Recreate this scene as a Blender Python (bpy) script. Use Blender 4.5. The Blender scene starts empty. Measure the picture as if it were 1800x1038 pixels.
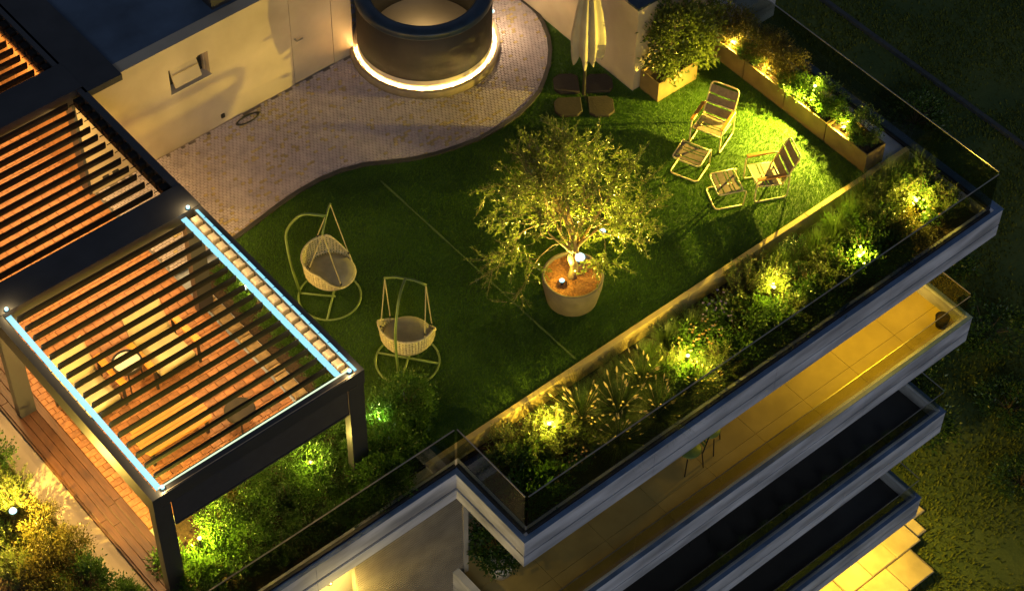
import bpy, math, random
import numpy as np
from mathutils import Vector, Matrix
random.seed(7); RNG = np.random.default_rng(7)
scene = bpy.context.scene
COL = scene.collection
PI = math.pi

# ------------------------------------------------------------------ camera
cam_d = bpy.data.cameras.new('camera'); cam = bpy.data.objects.new('camera', cam_d); COL.objects.link(cam)
cam_d.sensor_width = 36.0; cam_d.lens = 73.1; cam_d.clip_start = 0.5; cam_d.clip_end = 1500
hd, pt, rl = 0.86013062, 0.86736034, 0.01974546
fw = Vector((math.cos(pt)*math.cos(hd), math.cos(pt)*math.sin(hd), -math.sin(pt)))
rt = Vector((math.sin(hd), -math.cos(hd), 0)); up = rt.cross(fw)
r2 = math.cos(rl)*rt + math.sin(rl)*up; u2 = -math.sin(rl)*rt + math.cos(rl)*up
m = Matrix(((r2.x, u2.x, -fw.x), (r2.y, u2.y, -fw.y), (r2.z, u2.z, -fw.z))).to_4x4()
m.translation = Vector((-15.348, -16.331, 26.5)); cam.matrix_world = m
scene.camera = cam

# ------------------------------------------------------------------ sky, moonlight, exposure
w = bpy.data.worlds.new('World'); scene.world = w; w.use_nodes = True
nt = w.node_tree; bg = nt.nodes['Background']; sky = nt.nodes.new('ShaderNodeTexSky')
sky.sky_type = 'NISHITA'; sky.sun_disc = False
sky.sun_elevation = math.radians(1.0); sky.sun_rotation = math.radians(215); sky.dust_density = 0.3; sky.ozone_density = 4
hs = nt.nodes.new('ShaderNodeHueSaturation'); hs.inputs['Saturation'].default_value = 0.55
nt.links.new(sky.outputs[0], hs.inputs['Color']); nt.links.new(hs.outputs[0], bg.inputs[0]); bg.inputs[1].default_value = 0.062
sd = bpy.data.lights.new('moon', 'SUN'); sd.energy = 0.12; sd.angle = math.radians(12); sd.color = (0.85, 0.9, 1.0)
moon = bpy.data.objects.new('moon', sd); COL.objects.link(moon)
moon.rotation_euler = Vector((0.35, 0.75, -0.45)).to_track_quat('-Z', 'Y').to_euler()
vs = scene.view_settings; vs.view_transform = 'Standard'; vs.look = 'None'; vs.exposure = 1.6; vs.gamma = 1.0
WARM = (1.0, 0.66, 0.17)
AMBER = (1.0, 0.70, 0.30)

# ------------------------------------------------------------------ materials
MATS = {}
def _nt(name):
    mt = bpy.data.materials.new(name); mt.use_nodes = True
    return mt, mt.node_tree, mt.node_tree.nodes['Principled BSDF']
def mat(name, col, rough=0.6, metal=0.0, var=0.25, scale=6.0, bump=0.0, bscale=60.0, col2=None, spec=0.5, stretch=None, rnd=0.0, detail=6.0):
    mt, t, p = _nt(name); N = t.nodes; L = t.links
    tc = N.new('ShaderNodeTexCoord'); mp = N.new('ShaderNodeMapping'); L.new(tc.outputs['Object'], mp.inputs[0])
    if stretch: mp.inputs['Scale'].default_value = stretch
    no = N.new('ShaderNodeTexNoise'); no.inputs['Scale'].default_value = scale; no.inputs['Detail'].default_value = detail
    L.new(mp.outputs[0], no.inputs[0])
    rp = N.new('ShaderNodeValToRGB'); rp.color_ramp.elements[0].position = 0.3; rp.color_ramp.elements[1].position = 0.7
    c = np.array(col); c2 = np.array(col2) if col2 is not None else c*(1+var)
    c1 = c*(1-var) if col2 is None else c
    rp.color_ramp.elements[0].color = (*[float(v) for v in c1], 1); rp.color_ramp.elements[1].color = (*[float(v) for v in np.minimum(c2, .95)], 1)
    L.new(no.outputs[0], rp.inputs[0])
    out = rp.outputs[0]
    if rnd:
        oi = N.new('ShaderNodeObjectInfo'); mr = N.new('ShaderNodeMapRange'); mr.inputs['To Min'].default_value = 1-rnd; mr.inputs['To Max'].default_value = 1+rnd
        L.new(oi.outputs['Random'], mr.inputs['Value'])
        mx = N.new('ShaderNodeVectorMath'); mx.operation = 'SCALE'; L.new(out, mx.inputs[0]); L.new(mr.outputs[0], mx.inputs['Scale']); out = mx.outputs[0]
    L.new(out, p.inputs['Base Color'])
    p.inputs['Roughness'].default_value = rough; p.inputs['Metallic'].default_value = metal
    p.inputs['Specular IOR Level'].default_value = spec
    if bump:
        n2 = N.new('ShaderNodeTexNoise'); n2.inputs['Scale'].default_value = bscale; n2.inputs['Detail'].default_value = 4
        L.new(mp.outputs[0], n2.inputs[0])
        b = N.new('ShaderNodeBump'); b.inputs['Strength'].default_value = bump; b.inputs['Distance'].default_value = 0.02
        L.new(n2.outputs[0], b.inputs['Height']); L.new(b.outputs[0], p.inputs['Normal'])
    MATS[name] = mt; return mt
def leafmat(name, c1, c2, rough=0.45, trans=0.35, scale=7.0, spec=0.5):
    mt, t, p = _nt(name); N = t.nodes; L = t.links
    geo = N.new('ShaderNodeNewGeometry'); oi = N.new('ShaderNodeObjectInfo')
    no = N.new('ShaderNodeTexNoise'); no.inputs['Scale'].default_value = scale; tc = N.new('ShaderNodeTexCoord'); L.new(tc.outputs['Object'], no.inputs[0])
    ad = N.new('ShaderNodeMath'); ad.operation = 'ADD'; L.new(geo.outputs['Random Per Island'], ad.inputs[0]); L.new(no.outputs[0], ad.inputs[1])
    a2 = N.new('ShaderNodeMath'); a2.operation = 'MULTIPLY_ADD'; L.new(oi.outputs['Random'], a2.inputs[0]); a2.inputs[1].default_value = 0.5; L.new(ad.outputs[0], a2.inputs[2])
    mr = N.new('ShaderNodeMapRange'); mr.inputs['From Min'].default_value = 0.35; mr.inputs['From Max'].default_value = 1.7; L.new(a2.outputs[0], mr.inputs['Value'])
    mx = N.new('ShaderNodeMix'); mx.data_type = 'RGBA'; L.new(mr.outputs[0], mx.inputs['Factor'])
    mx.inputs['A'].default_value = (*c1, 1); mx.inputs['B'].default_value = (*c2, 1)
    L.new(mx.outputs['Result'], p.inputs['Base Color']); p.inputs['Roughness'].default_value = rough; p.inputs['Specular IOR Level'].default_value = spec
    tr = N.new('ShaderNodeBsdfTranslucent'); L.new(mx.outputs['Result'], tr.inputs[0])
    ms = N.new('ShaderNodeMixShader'); ms.inputs[0].default_value = trans; out = N['Material Output']
    L.new(p.outputs[0], ms.inputs[1]); L.new(tr.outputs[0], ms.inputs[2]); L.new(ms.outputs[0], out.inputs[0])
    MATS[name] = mt; return mt
def emat(name, col, s):
    mt, t, p = _nt(name); p.inputs['Base Color'].default_value = (0.02, 0.02, 0.02, 1); p.inputs['Specular IOR Level'].default_value = 0.1; p.inputs['Roughness'].default_value = 0.9
    p.inputs['Emission Color'].default_value = (*col, 1); p.inputs['Emission Strength'].default_value = s
    MATS[name] = mt; return mt
def glassmat(name, tint, gloss=0.10, refl=(0.8, 0.85, 0.9)):
    mt, t, p = _nt(name); N = t.nodes; L = t.links; out = N['Material Output']
    tp = N.new('ShaderNodeBsdfTransparent'); tp.inputs[0].default_value = (*tint, 1)
    gl = N.new('ShaderNodeBsdfGlossy'); gl.inputs['Roughness'].default_value = 0.03; gl.inputs[0].default_value = (*refl, 1)
    fr = N.new('ShaderNodeFresnel'); fr.inputs[0].default_value = 1.5
    ge = N.new('ShaderNodeNewGeometry'); iv = N.new('ShaderNodeMath'); iv.operation = 'SUBTRACT'; iv.inputs[0].default_value = 1.0; L.new(ge.outputs['Backfacing'], iv.inputs[1])
    mu = N.new('ShaderNodeMath'); mu.operation = 'MULTIPLY'; L.new(fr.outputs[0], mu.inputs[0]); L.new(iv.outputs[0], mu.inputs[1])
    ms = N.new('ShaderNodeMixShader'); L.new(mu.outputs[0], ms.inputs[0]); L.new(tp.outputs[0], ms.inputs[1]); L.new(gl.outputs[0], ms.inputs[2])
    L.new(ms.outputs[0], out.inputs[0]); MATS[name] = mt; return mt

mat('concrete', (0.50, 0.505, 0.53), 0.75, var=0.45, scale=1.6, bump=0.15, bscale=30, stretch=(0.5, 1.0, 2.2), detail=9)
mat('ledge', (0.34, 0.38, 0.44), 0.55, var=0.3, scale=3, bump=0.1)
mat('coping_sky_tint', (0.09, 0.15, 0.26), 0.45, var=0.35, scale=2.5)  # coping metal with the blue of the sky light put into its colour
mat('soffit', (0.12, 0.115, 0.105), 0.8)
mat('plaster', (0.41, 0.34, 0.245), 0.85, var=0.20, scale=0.9, bump=0.12, bscale=90, detail=8)
mat('plaster_low', (0.50, 0.44, 0.32), 0.85, var=0.12, scale=1.5, bump=0.12, bscale=80)
mat('lamplit_render', (0.52, 0.40, 0.15), 0.85, var=0.15, scale=1.5, bump=0.12, bscale=80)  # yellow of the bed lamps put into the wall colour
mat('roof_membrane', (0.055, 0.085, 0.13), 0.6, var=0.35, scale=1.4, bump=0.05)
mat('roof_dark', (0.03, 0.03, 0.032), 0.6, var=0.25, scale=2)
mat('anthracite', (0.035, 0.035, 0.037), 0.42, 0.0, var=0.1, scale=3)
mat('slat_metal', (0.007, 0.007, 0.007), 0.7, 0.0, var=0.1, scale=3, spec=0.15)
mat('bracket_metal', (0.45, 0.36, 0.24), 0.4, 0.3, var=0.15, scale=9)
mat('blind_fabric', (0.03, 0.03, 0.035), 0.8, var=0.15, scale=8, bump=0.05, bscale=300)
mat('turf', (0.022, 0.065, 0.005), 0.8, var=0.45, scale=1.1, bump=0.7, bscale=70, col2=(0.055, 0.13, 0.012), detail=8)
mat('turf_seam', (0.065, 0.115, 0.022), 0.8, var=0.3, scale=30)
leafmat('turf_pile', (0.014, 0.050, 0.003), (0.095, 0.195, 0.014), 0.6, 0.3, 1.1, 0.2)
mat('paver', (0.40, 0.345, 0.35), 0.7, var=0.28, scale=5, col2=(0.56, 0.48, 0.47), bump=0.1, bscale=120)
mat('paver_b', (0.46, 0.36, 0.18), 0.7, var=0.25, scale=9, bump=0.1, bscale=120)
mat('paver_joint', (0.17, 0.145, 0.12), 0.95, var=0.3, scale=40)
mat('edging', (0.045, 0.042, 0.035), 0.6)
mat('deck_tile', (0.27, 0.115, 0.04), 0.5, var=0.25, scale=14, rnd=0.28, bump=0.1, bscale=150)
mat('deck_joint', (0.13, 0.055, 0.02), 0.9)
mat('deck_plank', (0.085, 0.034, 0.014), 0.45, var=0.35, scale=5, stretch=(14, 0.7, 5), rnd=0.18, bump=0.1)
mat('soil', (0.045, 0.028, 0.014), 0.95, var=0.5, scale=25, bump=0.8, bscale=45)
mat('bark_mulch', (0.20, 0.085, 0.03), 0.9, var=0.5, scale=30, bump=0.9, bscale=60)
mat('stone_tan', (0.27, 0.185, 0.085), 0.8, var=0.3, scale=12, rnd=0.15, bump=0.2)
mat('corten', (0.165, 0.115, 0.045), 0.7, var=0.22, scale=4, bump=0.08, detail=8)
mat('pot_grey', (0.11, 0.095, 0.075), 0.75, var=0.2, scale=6, bump=0.12)
mat('cyl_wall', (0.022, 0.018, 0.012), 0.7, var=0.2, scale=3, bump=0.08)
mat('cyl_rim', (0.012, 0.027, 0.048), 0.4, var=0.3, scale=4)
mat('plinth', (0.20, 0.165, 0.125), 0.75, var=0.2, scale=5, bump=0.1)
mat('frame_cream', (0.62, 0.52, 0.28), 0.38, 0.15, var=0.08, scale=10)
mat('frame_green', (0.17, 0.25, 0.06), 0.45, 0.2, var=0.12, scale=8)
mat('sling', (0.17, 0.125, 0.085), 0.7, var=0.25, scale=18, bump=0.15, bscale=300)
mat('sling_dark', (0.05, 0.04, 0.03), 0.7, var=0.2, scale=18)
mat('arm_wood', (0.62, 0.26, 0.03), 0.45, var=0.2, scale=6, stretch=(1, 8, 8))
mat('wood_table', (0.42, 0.19, 0.035), 0.45, var=0.2, scale=5, stretch=(1, 9, 9), rnd=0.1)
mat('cushion', (0.46, 0.38, 0.20), 0.85, var=0.10, scale=5, bump=0.25, bscale=14)
mat('cushion_dark', (0.32, 0.29, 0.18), 0.85, var=0.15, scale=6, bump=0.2, bscale=20)
mat('wicker', (0.56, 0.49, 0.26), 0.6, var=0.3, scale=25)
mat('rope', (0.40, 0.36, 0.18), 0.8)
mat('canvas', (0.28, 0.25, 0.195), 0.85, var=0.15, scale=3, bump=0.3, bscale=9)
mat('stone_slab', (0.02, 0.015, 0.010), 0.85, var=0.35, scale=5, bump=0.3, bscale=25)
mat('dark_metal', (0.025, 0.025, 0.025), 0.45, 0.3)
mat('steel', (0.45, 0.42, 0.36), 0.3, 0.8)
mat('reflection_panel', (0.36, 0.17, 0.06), 0.35, var=0.25, scale=2.5, stretch=(4, 4, 1), rnd=0.2, spec=0.6)
mat('white_paint', (0.68, 0.62, 0.50), 0.5, var=0.06)
mat('ground_grass', (0.030, 0.060, 0.009), 0.95, var=0.5, scale=0.55, col2=(0.085, 0.115, 0.02), bump=1.0, bscale=6, detail=10)
mat('patio_stone', (0.42, 0.34, 0.17), 0.85, var=0.28, scale=1.6, rnd=0.15, bump=0.3, bscale=14, detail=9)
mat('path_dark', (0.04, 0.05, 0.055), 0.9)
mat('tile_balcony', (0.40, 0.30, 0.10), 0.6, var=0.18, scale=1.7, rnd=0.05, detail=9)
mat('rib_wall', (0.36, 0.31, 0.22), 0.6, var=0.15, scale=4)
mat('hose', (0.02, 0.02, 0.015), 0.5)
mat('bark', (0.26, 0.19, 0.10), 0.85, var=0.4, scale=14, stretch=(1, 1, .3), bump=0.6, bscale=40)
mat('stem', (0.07, 0.055, 0.03), 0.8)
mat('petal_violet', (0.34, 0.26, 0.50), 0.7, var=0.3, scale=30)
mat('petal_pink', (0.60, 0.38, 0.26), 0.7, var=0.3, scale=30)
mat('petal_orange', (0.36, 0.22, 0.09), 0.7, var=0.3, scale=30)
mat('plume', (0.62, 0.50, 0.20), 0.9, var=0.2, scale=30)
leafmat('leaf_olive', (0.050, 0.085, 0.014), (0.12, 0.155, 0.030), 0.35, 0.5, 4, 0.6)
leafmat('leaf_mid', (0.035, 0.105, 0.010), (0.085, 0.175, 0.022), 0.4, 0.35, 6)
leafmat('leaf_dark', (0.022, 0.065, 0.008), (0.06, 0.12, 0.018), 0.4, 0.3, 6)
leafmat('leaf_feather', (0.060, 0.105, 0.016), (0.13, 0.17, 0.032), 0.5, 0.35, 5)
leafmat('leaf_rust', (0.055, 0.085, 0.014), (0.16, 0.13, 0.025), 0.45, 0.3, 6)
leafmat('blade', (0.035, 0.090, 0.010), (0.10, 0.16, 0.028), 0.5, 0.35, 4)
leafmat('blade_dark', (0.022, 0.055, 0.008), (0.06, 0.10, 0.018), 0.5, 0.3, 4)
leafmat('field_leaf', (0.028, 0.070, 0.008), (0.12, 0.14, 0.022), 0.8, 0.25, 0.35, 0.1)
mat('reflector_white', (0.72, 0.62, 0.42), 0.7, var=0.05)
emat('led', (0.30, 0.80, 1.0), 0.36)
emat('led_thin', (0.75, 0.95, 0.60), 0.42)
emat('led_ring', (0.75, 0.85, 0.25), 0.5)
emat('lens', (0.45, 0.92, 1.0), 0.6)
glassmat('glass_rail', (0.64, 0.66, 0.60))
glassmat('glass_balcony', (0.85, 0.86, 0.80))
glassmat('glass_lid', (0.55, 0.58, 0.58))

# ------------------------------------------------------------------ mesh helpers
class MB:
    def __init__(s): s.v = []; s.f = []; s.mi = []; s.cur = 0
    def _add(s, vs_, fs):
        o = len(s.v); s.v += [tuple(map(float, q)) for q in vs_]
        for f in fs: s.f.append(tuple(i+o for i in f)); s.mi.append(s.cur)
        return s
    def box(s, x0, x1, y0, y1, z0, z1):
        return s._add([(x0,y0,z0),(x1,y0,z0),(x1,y1,z0),(x0,y1,z0),(x0,y0,z1),(x1,y0,z1),(x1,y1,z1),(x0,y1,z1)],
                      [(0,3,2,1),(4,5,6,7),(0,1,5,4),(1,2,6,5),(2,3,7,6),(3,0,4,7)])
    def bbox(s, x0, x1, y0, y1, z0, z1, b=0.01):
        "box with chamfered top edges"
        x0,x1 = min(x0,x1),max(x0,x1)
        V = [(x0,y0,z0),(x1,y0,z0),(x1,y1,z0),(x0,y1,z0),(x0,y0,z1-b),(x1,y0,z1-b),(x1,y1,z1-b),(x0,y1,z1-b),(x0+b,y0+b,z1),(x1-b,y0+b,z1),(x1-b,y1-b,z1),(x0+b,y1-b,z1)]
        F = [(0,3,2,1)]+[(i,(i+1)%4,(i+1)%4+4,i+4) for i in range(4)]+[(i+4,(i+1)%4+4,(i+1)%4+8,i+8) for i in range(4)]+[(8,9,10,11)]
        return s._add(V, F)
    def obox(s, c, ex, ey, ez):
        c, ex, ey, ez = map(Vector, (c, ex, ey, ez)); V = []
        for k in (-1, 1):
            for i, j in ((-1,-1),(1,-1),(1,1),(-1,1)): V.append(c+ex*i+ey*j+ez*k)
        return s._add(V, [(0,3,2,1),(4,5,6,7),(0,1,5,4),(1,2,6,5),(2,3,7,6),(3,0,4,7)])
    def tube(s, pts, r, n=8, closed=False, cap=True):
        P = [Vector(p) for p in pts]; m_ = len(P); rs = r if isinstance(r, (list, tuple)) else [r]*m_
        T = []
        for i in range(m_):
            a = P[(i-1) % m_] if (closed or i > 0) else P[i]; b = P[(i+1) % m_] if (closed or i < m_-1) else P[i]
            d = (b-a); T.append(d.normalized() if d.length > 1e-9 else Vector((0,0,1)))
        u = T[0].orthogonal().normalized(); o = len(s.v); V = []
        for i in range(m_):
            u = (u - T[i]*u.dot(T[i])); u = u.normalized() if u.length > 1e-6 else T[i].orthogonal().normalized()
            w_ = T[i].cross(u)
            for k in range(n):
                a = 2*PI*k/n; V.append(P[i]+(u*math.cos(a)+w_*math.sin(a))*rs[i])
        F = []
        for i in range(m_ if closed else m_-1):
            j = (i+1) % m_
            for k in range(n): F.append((i*n+k, i*n+(k+1) % n, j*n+(k+1) % n, j*n+k))
        if cap and not closed: F.append(tuple(range(n-1, -1, -1))); F.append(tuple((m_-1)*n+k for k in range(n)))
        return s._add(V, F)
    def lathe(s, prof, n=32, c=(0,0), a0=0, a1=2*PI, closed=True, wob=None):
        V = []; m_ = len(prof); nn = n if closed else n+1
        for i, (r, z) in enumerate(prof):
            for k in range(nn):
                a = a0+(a1-a0)*k/n; q = wob(a, z) if wob else 1.0
                V.append((c[0]+r*q*math.cos(a), c[1]+r*q*math.sin(a), z))
        F = []
        for i in range(m_-1):
            for k in range(n):
                k2 = (k+1) % nn if closed else k+1
                F.append((i*nn+k, i*nn+k2, (i+1)*nn+k2, (i+1)*nn+k))
        return s._add(V, F)
    def poly(s, pts, z): return s._add([(p[0], p[1], z) for p in pts], [tuple(range(len(pts)))])
    def mesh(s, name='mesh', smooth=False):
        me = bpy.data.meshes.new(name); me.from_pydata(s.v, [], s.f)
        if any(s.mi): me.polygons.foreach_set('material_index', s.mi)
        if smooth: me.polygons.foreach_set('use_smooth', [True]*len(me.polygons))
        me.update(); return me
    def obj(s, name, mt, parent=None, smooth=False, kind=None):
        return link(name, s.mesh(name, smooth), mt, parent, kind)
def link(name, me, mt, parent=None, kind=None):
    if mt is not None and len(me.materials) == 0:
        for q in (mt if isinstance(mt, (list, tuple)) else [mt]): me.materials.append(MATS[q])
    o = bpy.data.objects.new(name, me); COL.objects.link(o)
    if parent is not None: o.parent = parent
    if kind: o['kind'] = kind
    return o
def arrmesh(name, V, F):
    V = np.asarray(V, dtype=np.float32); F = np.asarray(F, dtype=np.int32); k = F.shape[1]
    me = bpy.data.meshes.new(name); me.vertices.add(len(V)); me.vertices.foreach_set('co', V.ravel())
    me.loops.add(F.size); me.loops.foreach_set('vertex_index', F.ravel())
    me.polygons.add(len(F)); me.polygons.foreach_set('loop_start', np.arange(0, F.size, k, dtype=np.int32))
    me.polygons.foreach_set('loop_total', np.full(len(F), k, dtype=np.int32))
    me.update(calc_edges=True); me.validate(); return me
def thing(name, label, cat, loc=(0,0,0), rz=0.0, group=None):
    o = bpy.data.objects.new(name, None); COL.objects.link(o); o.empty_display_size = 0.2
    o.location = loc; o.rotation_euler = (0, 0, rz); tag(o, label, cat, group); return o
def tag(o, label, cat, group=None):
    o['label'] = label; o['category'] = cat
    if group: o['group'] = group
    return o
def struct(o, label=None):
    o['kind'] = 'structure'
    if label: o['label'] = label
    return o
def copy_tree(o, parent=None):
    c = o.copy(); COL.objects.link(c); c.parent = parent
    for ch in o.children: copy_tree(ch, c)
    return c
def lamp(name, kind, loc, power, col=WARM, parent=None, target=None, size=None, sizey=None, radius=0.04, spot=None, blend=0.6):
    d = bpy.data.lights.new(name, kind); d.energy = power; d.color = col
    if kind == 'AREA':
        d.shape = 'RECTANGLE'; d.size = size; d.size_y = sizey or size
    elif kind in ('POINT', 'SPOT'): d.shadow_soft_size = radius
    if kind == 'SPOT': d.spot_size = math.radians(spot); d.spot_blend = blend
    o = bpy.data.objects.new(name, d); COL.objects.link(o); o.location = loc
    if target is not None: o.rotation_euler = (Vector(target)-Vector(loc)).to_track_quat('-Z', 'Y').to_euler()
    if parent is not None:
        o.parent = parent; o.location = Vector(loc)-parent.location
    return o
ORD = ['first','second','third','fourth','fifth','sixth','seventh','eighth','ninth','tenth','eleventh','twelfth','thirteenth','fourteenth','fifteenth','sixteenth','seventeenth','eighteenth','nineteenth','twentieth']

# ================================================================== SETTING
# ---- ground far below
g = struct(MB()._add([(-150,-150,-11.9),(190,-150,-11.9),(190,190,-11.9),(-150,190,-11.9)], [(0,1,2,3)]).obj('ground', 'ground_grass'))
# rough herbage on the field below
n = 170000
px = RNG.uniform(6.5, 27, n); py = RNG.uniform(-9, 15, n)
cl = np.sin(px*1.7+np.sin(py*1.3)*2)+np.sin(py*1.9-px*.6)+RNG.normal(0, .7, n)
keep = cl > -0.8; px, py = px[keep], py[keep]; n = len(px)
a = RNG.uniform(0, 2*PI, n); ln = RNG.uniform(.03, .11, n); wd = RNG.uniform(.010, .026, n); tl = RNG.uniform(.5, 2.2, n)
b = np.stack([px, py, np.full(n, -11.9)], 1); d = np.stack([np.cos(a)*tl, np.sin(a)*tl, np.ones(n)], 1); d /= np.linalg.norm(d, axis=1)[:, None]
sd_ = np.stack([-np.sin(a), np.cos(a), np.zeros(n)], 1)*wd[:, None]
V = np.stack([b-sd_*.4, b+sd_*.4, b+d*ln[:, None]*.6+sd_, b+d*ln[:, None]*1.1, b+d*ln[:, None]*.6-sd_], 1).reshape(-1, 3)
F = np.arange(n*5).reshape(-1, 5)
fh = link('field_herbage', arrmesh('field_herbage', V, F), 'field_leaf', None, 'stuff'); fh['label'] = 'rough dark grass of the field far below the building'; fh['category'] = 'grass'
pth = struct(MB().box(19.3, 19.42, 2, 30, -11.9, -11.78).obj('path', 'path_dark'))
# ---- patio at the foot of the building
pat = struct(MB().box(1.0, 7.9, -3.55, 0.5, -11.9, -11.72).obj('patio', 'paver_joint'))
sm = {}
for i in range(9):
    for j in range(5):
        x0 = 1.05+i*.76+(0.38 if j % 2 else 0); y0 = -3.6+j*.74
        if x0 > 7.7: continue
        jx, jy = random.uniform(-.03,.03), random.uniform(-.03,.03)
        MB().bbox(x0+jx*.3, x0+.74+jx*.3, y0+jy*.3, y0+.72+jy*.3, -11.719, -11.68+jx*.2, .02).obj('paving_stone', 'patio_stone', pat)
for (x, y, s_) in ((8.35,-2.5,.26),(8.75,-2.15,.22)):
    MB().bbox(x-s_, x+s_, y-s_*.8, y+s_*.8, -11.9, -11.8, .03).obj('paving_stone', 'patio_stone', pat)

# ---- the apartment building: slabs, fascias, lower balconies, walls
bld = thing('apartment_building', 'stepped apartment building with stacked concrete balconies below the roof garden', 'building', (0,0,-11.9))
def bpart(mb, name, mt): 
    o = mb.obj(name, mt, bld); o.location = (0,0,11.9); return o
XR, XL, YF, YL = 7.19, -3.69, -3.19, -1.54
bpart(MB().box(XL+.21, XR-.21, YF+.21, 14, -.65, -.36), 'roof_slab', 'soffit')
bpart(MB().box(-16, XL+.2, YL+.22, 14, -.65, -.36), 'roof_slab', 'soffit')
bpart(MB().box(-3.6, XR-.212, -1.14, 13.9, -.358, -.02), 'terrace_base', 'ledge')
bpart(MB().box(-8.45, -3.602, 0.62, 13.9, -.358, -.03), 'terrace_base', 'ledge')
def fascia(x0, x1, y0, y1, gap, name='fascia_panel', z0=0.0):
    a_ = .40-gap/2
    bpart(MB().box(x0, x1, y0, y1, z0-a_, z0), name, 'concrete')
    bpart(MB().box(x0+.03 if x1-x0 < .3 else x0, x1-.03 if x1-x0 < .3 else x1, y0+.03 if y1-y0 < .3 else y0, y1-.03 if y1-y0 < .3 else y1, z0-.40-gap/2-.0, z0-a_), 'shadow_gap', 'dark_metal')
    bpart(MB().box(x0, x1, y0, y1, z0-.67, z0-.40-gap/2), name, 'concrete')
nx = [XL, -1.0, 1.7, 4.4, XR]
for i in range(4): fascia(nx[i]+(.003 if i else 0), nx[i+1]-.003*(i < 3), YF, YF+.21, .04)
fascia(XL, XL+.21, YF+.212, YL+.0, .07)
for x0, x1 in ((-16,-9.2),(-9.194,-6.4),(-6.394,XL+.21)): fascia(x0, x1, YL+.002, YL+.222, .07)
fascia(XR-.21, XR, YF+.212, 13.9, .018)
def coping(x0, x1, y0, y1, z): bpart(MB().bbox(x0, x1, y0, y1, z+.001, z+.012, .004), 'coping', 'coping_sky_tint')
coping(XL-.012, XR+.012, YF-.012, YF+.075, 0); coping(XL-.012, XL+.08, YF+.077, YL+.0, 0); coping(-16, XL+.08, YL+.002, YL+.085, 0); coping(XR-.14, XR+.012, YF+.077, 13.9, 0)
# lower balconies
for k, z0 in enumerate((-2.95, -5.82, -8.75)):
    for i in range(4): fascia(nx[i]+(.003 if i else 0), nx[i+1]-.003*(i < 3), YF, YF+.13, .035, 'balcony_fascia', z0)
    fascia(XR-.13, XR, YF+.132, 3.0, .018, 'balcony_fascia', z0)
    fascia(XL, XL+.13, YF+.132, -1.3, .018, 'balcony_fascia', z0)
    bpart(MB().box(XL+.132, XR-.132, YF+.132, 3.0, z0-.62, z0-.285), 'balcony_slab', 'soffit')
    if k == 0:
        for i in range(9):
            for j in range(3):
                bpart(MB().box(XL+.135+i*1.19, XL+.135+i*1.19+1.184, YF+.135+j*.62, YF+.135+j*.62+.614, z0-.284, z0-.27), 'floor_tile', 'tile_balcony')
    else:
        bpart(MB().box(XL+.135, XR-.135, YF+.135, 2.9, z0-.284, z0-.27), 'balcony_floor', 'roof_dark')  # shade of the unlit floors put into a near-black colour
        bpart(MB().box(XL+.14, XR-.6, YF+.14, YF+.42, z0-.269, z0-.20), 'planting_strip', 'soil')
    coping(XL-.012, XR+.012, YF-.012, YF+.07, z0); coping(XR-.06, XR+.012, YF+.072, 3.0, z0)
    # glass of the balcony
    xs = [XL+.12, -1.15, .82, 2.86, 4.9, XR-.10]
    for i in range(5):
        bpart(MB().box(xs[i]+.008, xs[i+1]-.008, YF+.088, YF+.102, z0-.02, z0+.60), 'glass_panel', 'glass_balcony')
        bpart(MB().box(xs[i]+.008, xs[i+1]-.008, YF+.087, YF+.103, z0+.601, z0+.612), 'glass_edge', 'steel')
    bpart(MB().box(XR-.09, XR-.076, YF+.12, -.9, z0-.02, z0+.62), 'glass_panel', 'glass_balcony')
    bpart(MB().box(XR-.091, XR-.075, YF+.12, -.9, z0+.621, z0+.632), 'glass_edge', 'steel')
    # facade behind
    bpart(MB().box(XL+.6, XR-.6, -1.02, -.9, z0-.28, z0+2.25), 'facade_wall', 'plaster_low')
bpart(MB().box(XL+.6, XR-.6, -1.02, -.9, -11.9, -9.43), 'facade_wall', 'plaster_low')
bpart(MB().box(-9, XL+.35, -1.05, -.9, -12, -.66), 'facade_wall', 'plaster_low')
# ribbed screen wall below the left terrace
bpart(MB().box(-5.62, -3.46, -1.36, -1.30, -3.6, -.68), 'screen_backing', 'rib_wall')
mb = MB()
for i in range(45):
    z = -.80-i*.062; mb.box(-5.6, -3.48, -1.42, -1.361, z-.026, z)
rb = bpart(mb, 'screen_rib', 'rib_wall'); rb['kind'] = 'stuff'
bpart(MB().box(-3.458, -3.36, -1.42, -1.2, -3.6, -.68), 'corner_post', 'plaster_low')
bpart(MB().box(-16, -3.36, -1.50, -1.05, -3.75, -3.58), 'balcony_floor', 'plaster_low')

# ---- beds (soil), lawn, paving, decks
struct(MB().box(XL+.212, XR-.212, YF+.212, -1.142, -.359, -.30).obj('soil_bed', 'soil'))
struct(MB().box(-8.44, -3.604, YL+.224, .618, -.359, -.28).obj('soil_bed', 'soil'))
struct(MB().box(-14, -8.95, YL+.224, 12, -.359, -.12).obj('soil_bed', 'soil'))
struct(MB().box(-4.52, -3.97, .62, 4.45, -.029, .006).obj('soil_bed', 'soil'))
pv = [(-4.8,7.06),(-4.8,4.66),(-3.51,4.67),(-3.0,4.74),(-2.5,4.82),(-2.05,4.86),(-1.6,4.86),(-1.2,4.80),(-.78,4.66),(-.4,4.43),(-.05,4.23),(.35,4.07),(.71,3.97),(1.2,3.87),(1.68,3.86),(2.1,3.89),(2.45,3.98),(2.8,4.11),(3.1,4.31),(3.4,4.54),(3.67,4.82),(3.87,5.1),(4.03,5.43),(4.13,5.7),(4.15,5.9),(4.15,9.5),(.8,9.5),(.8,7.06)]
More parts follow.
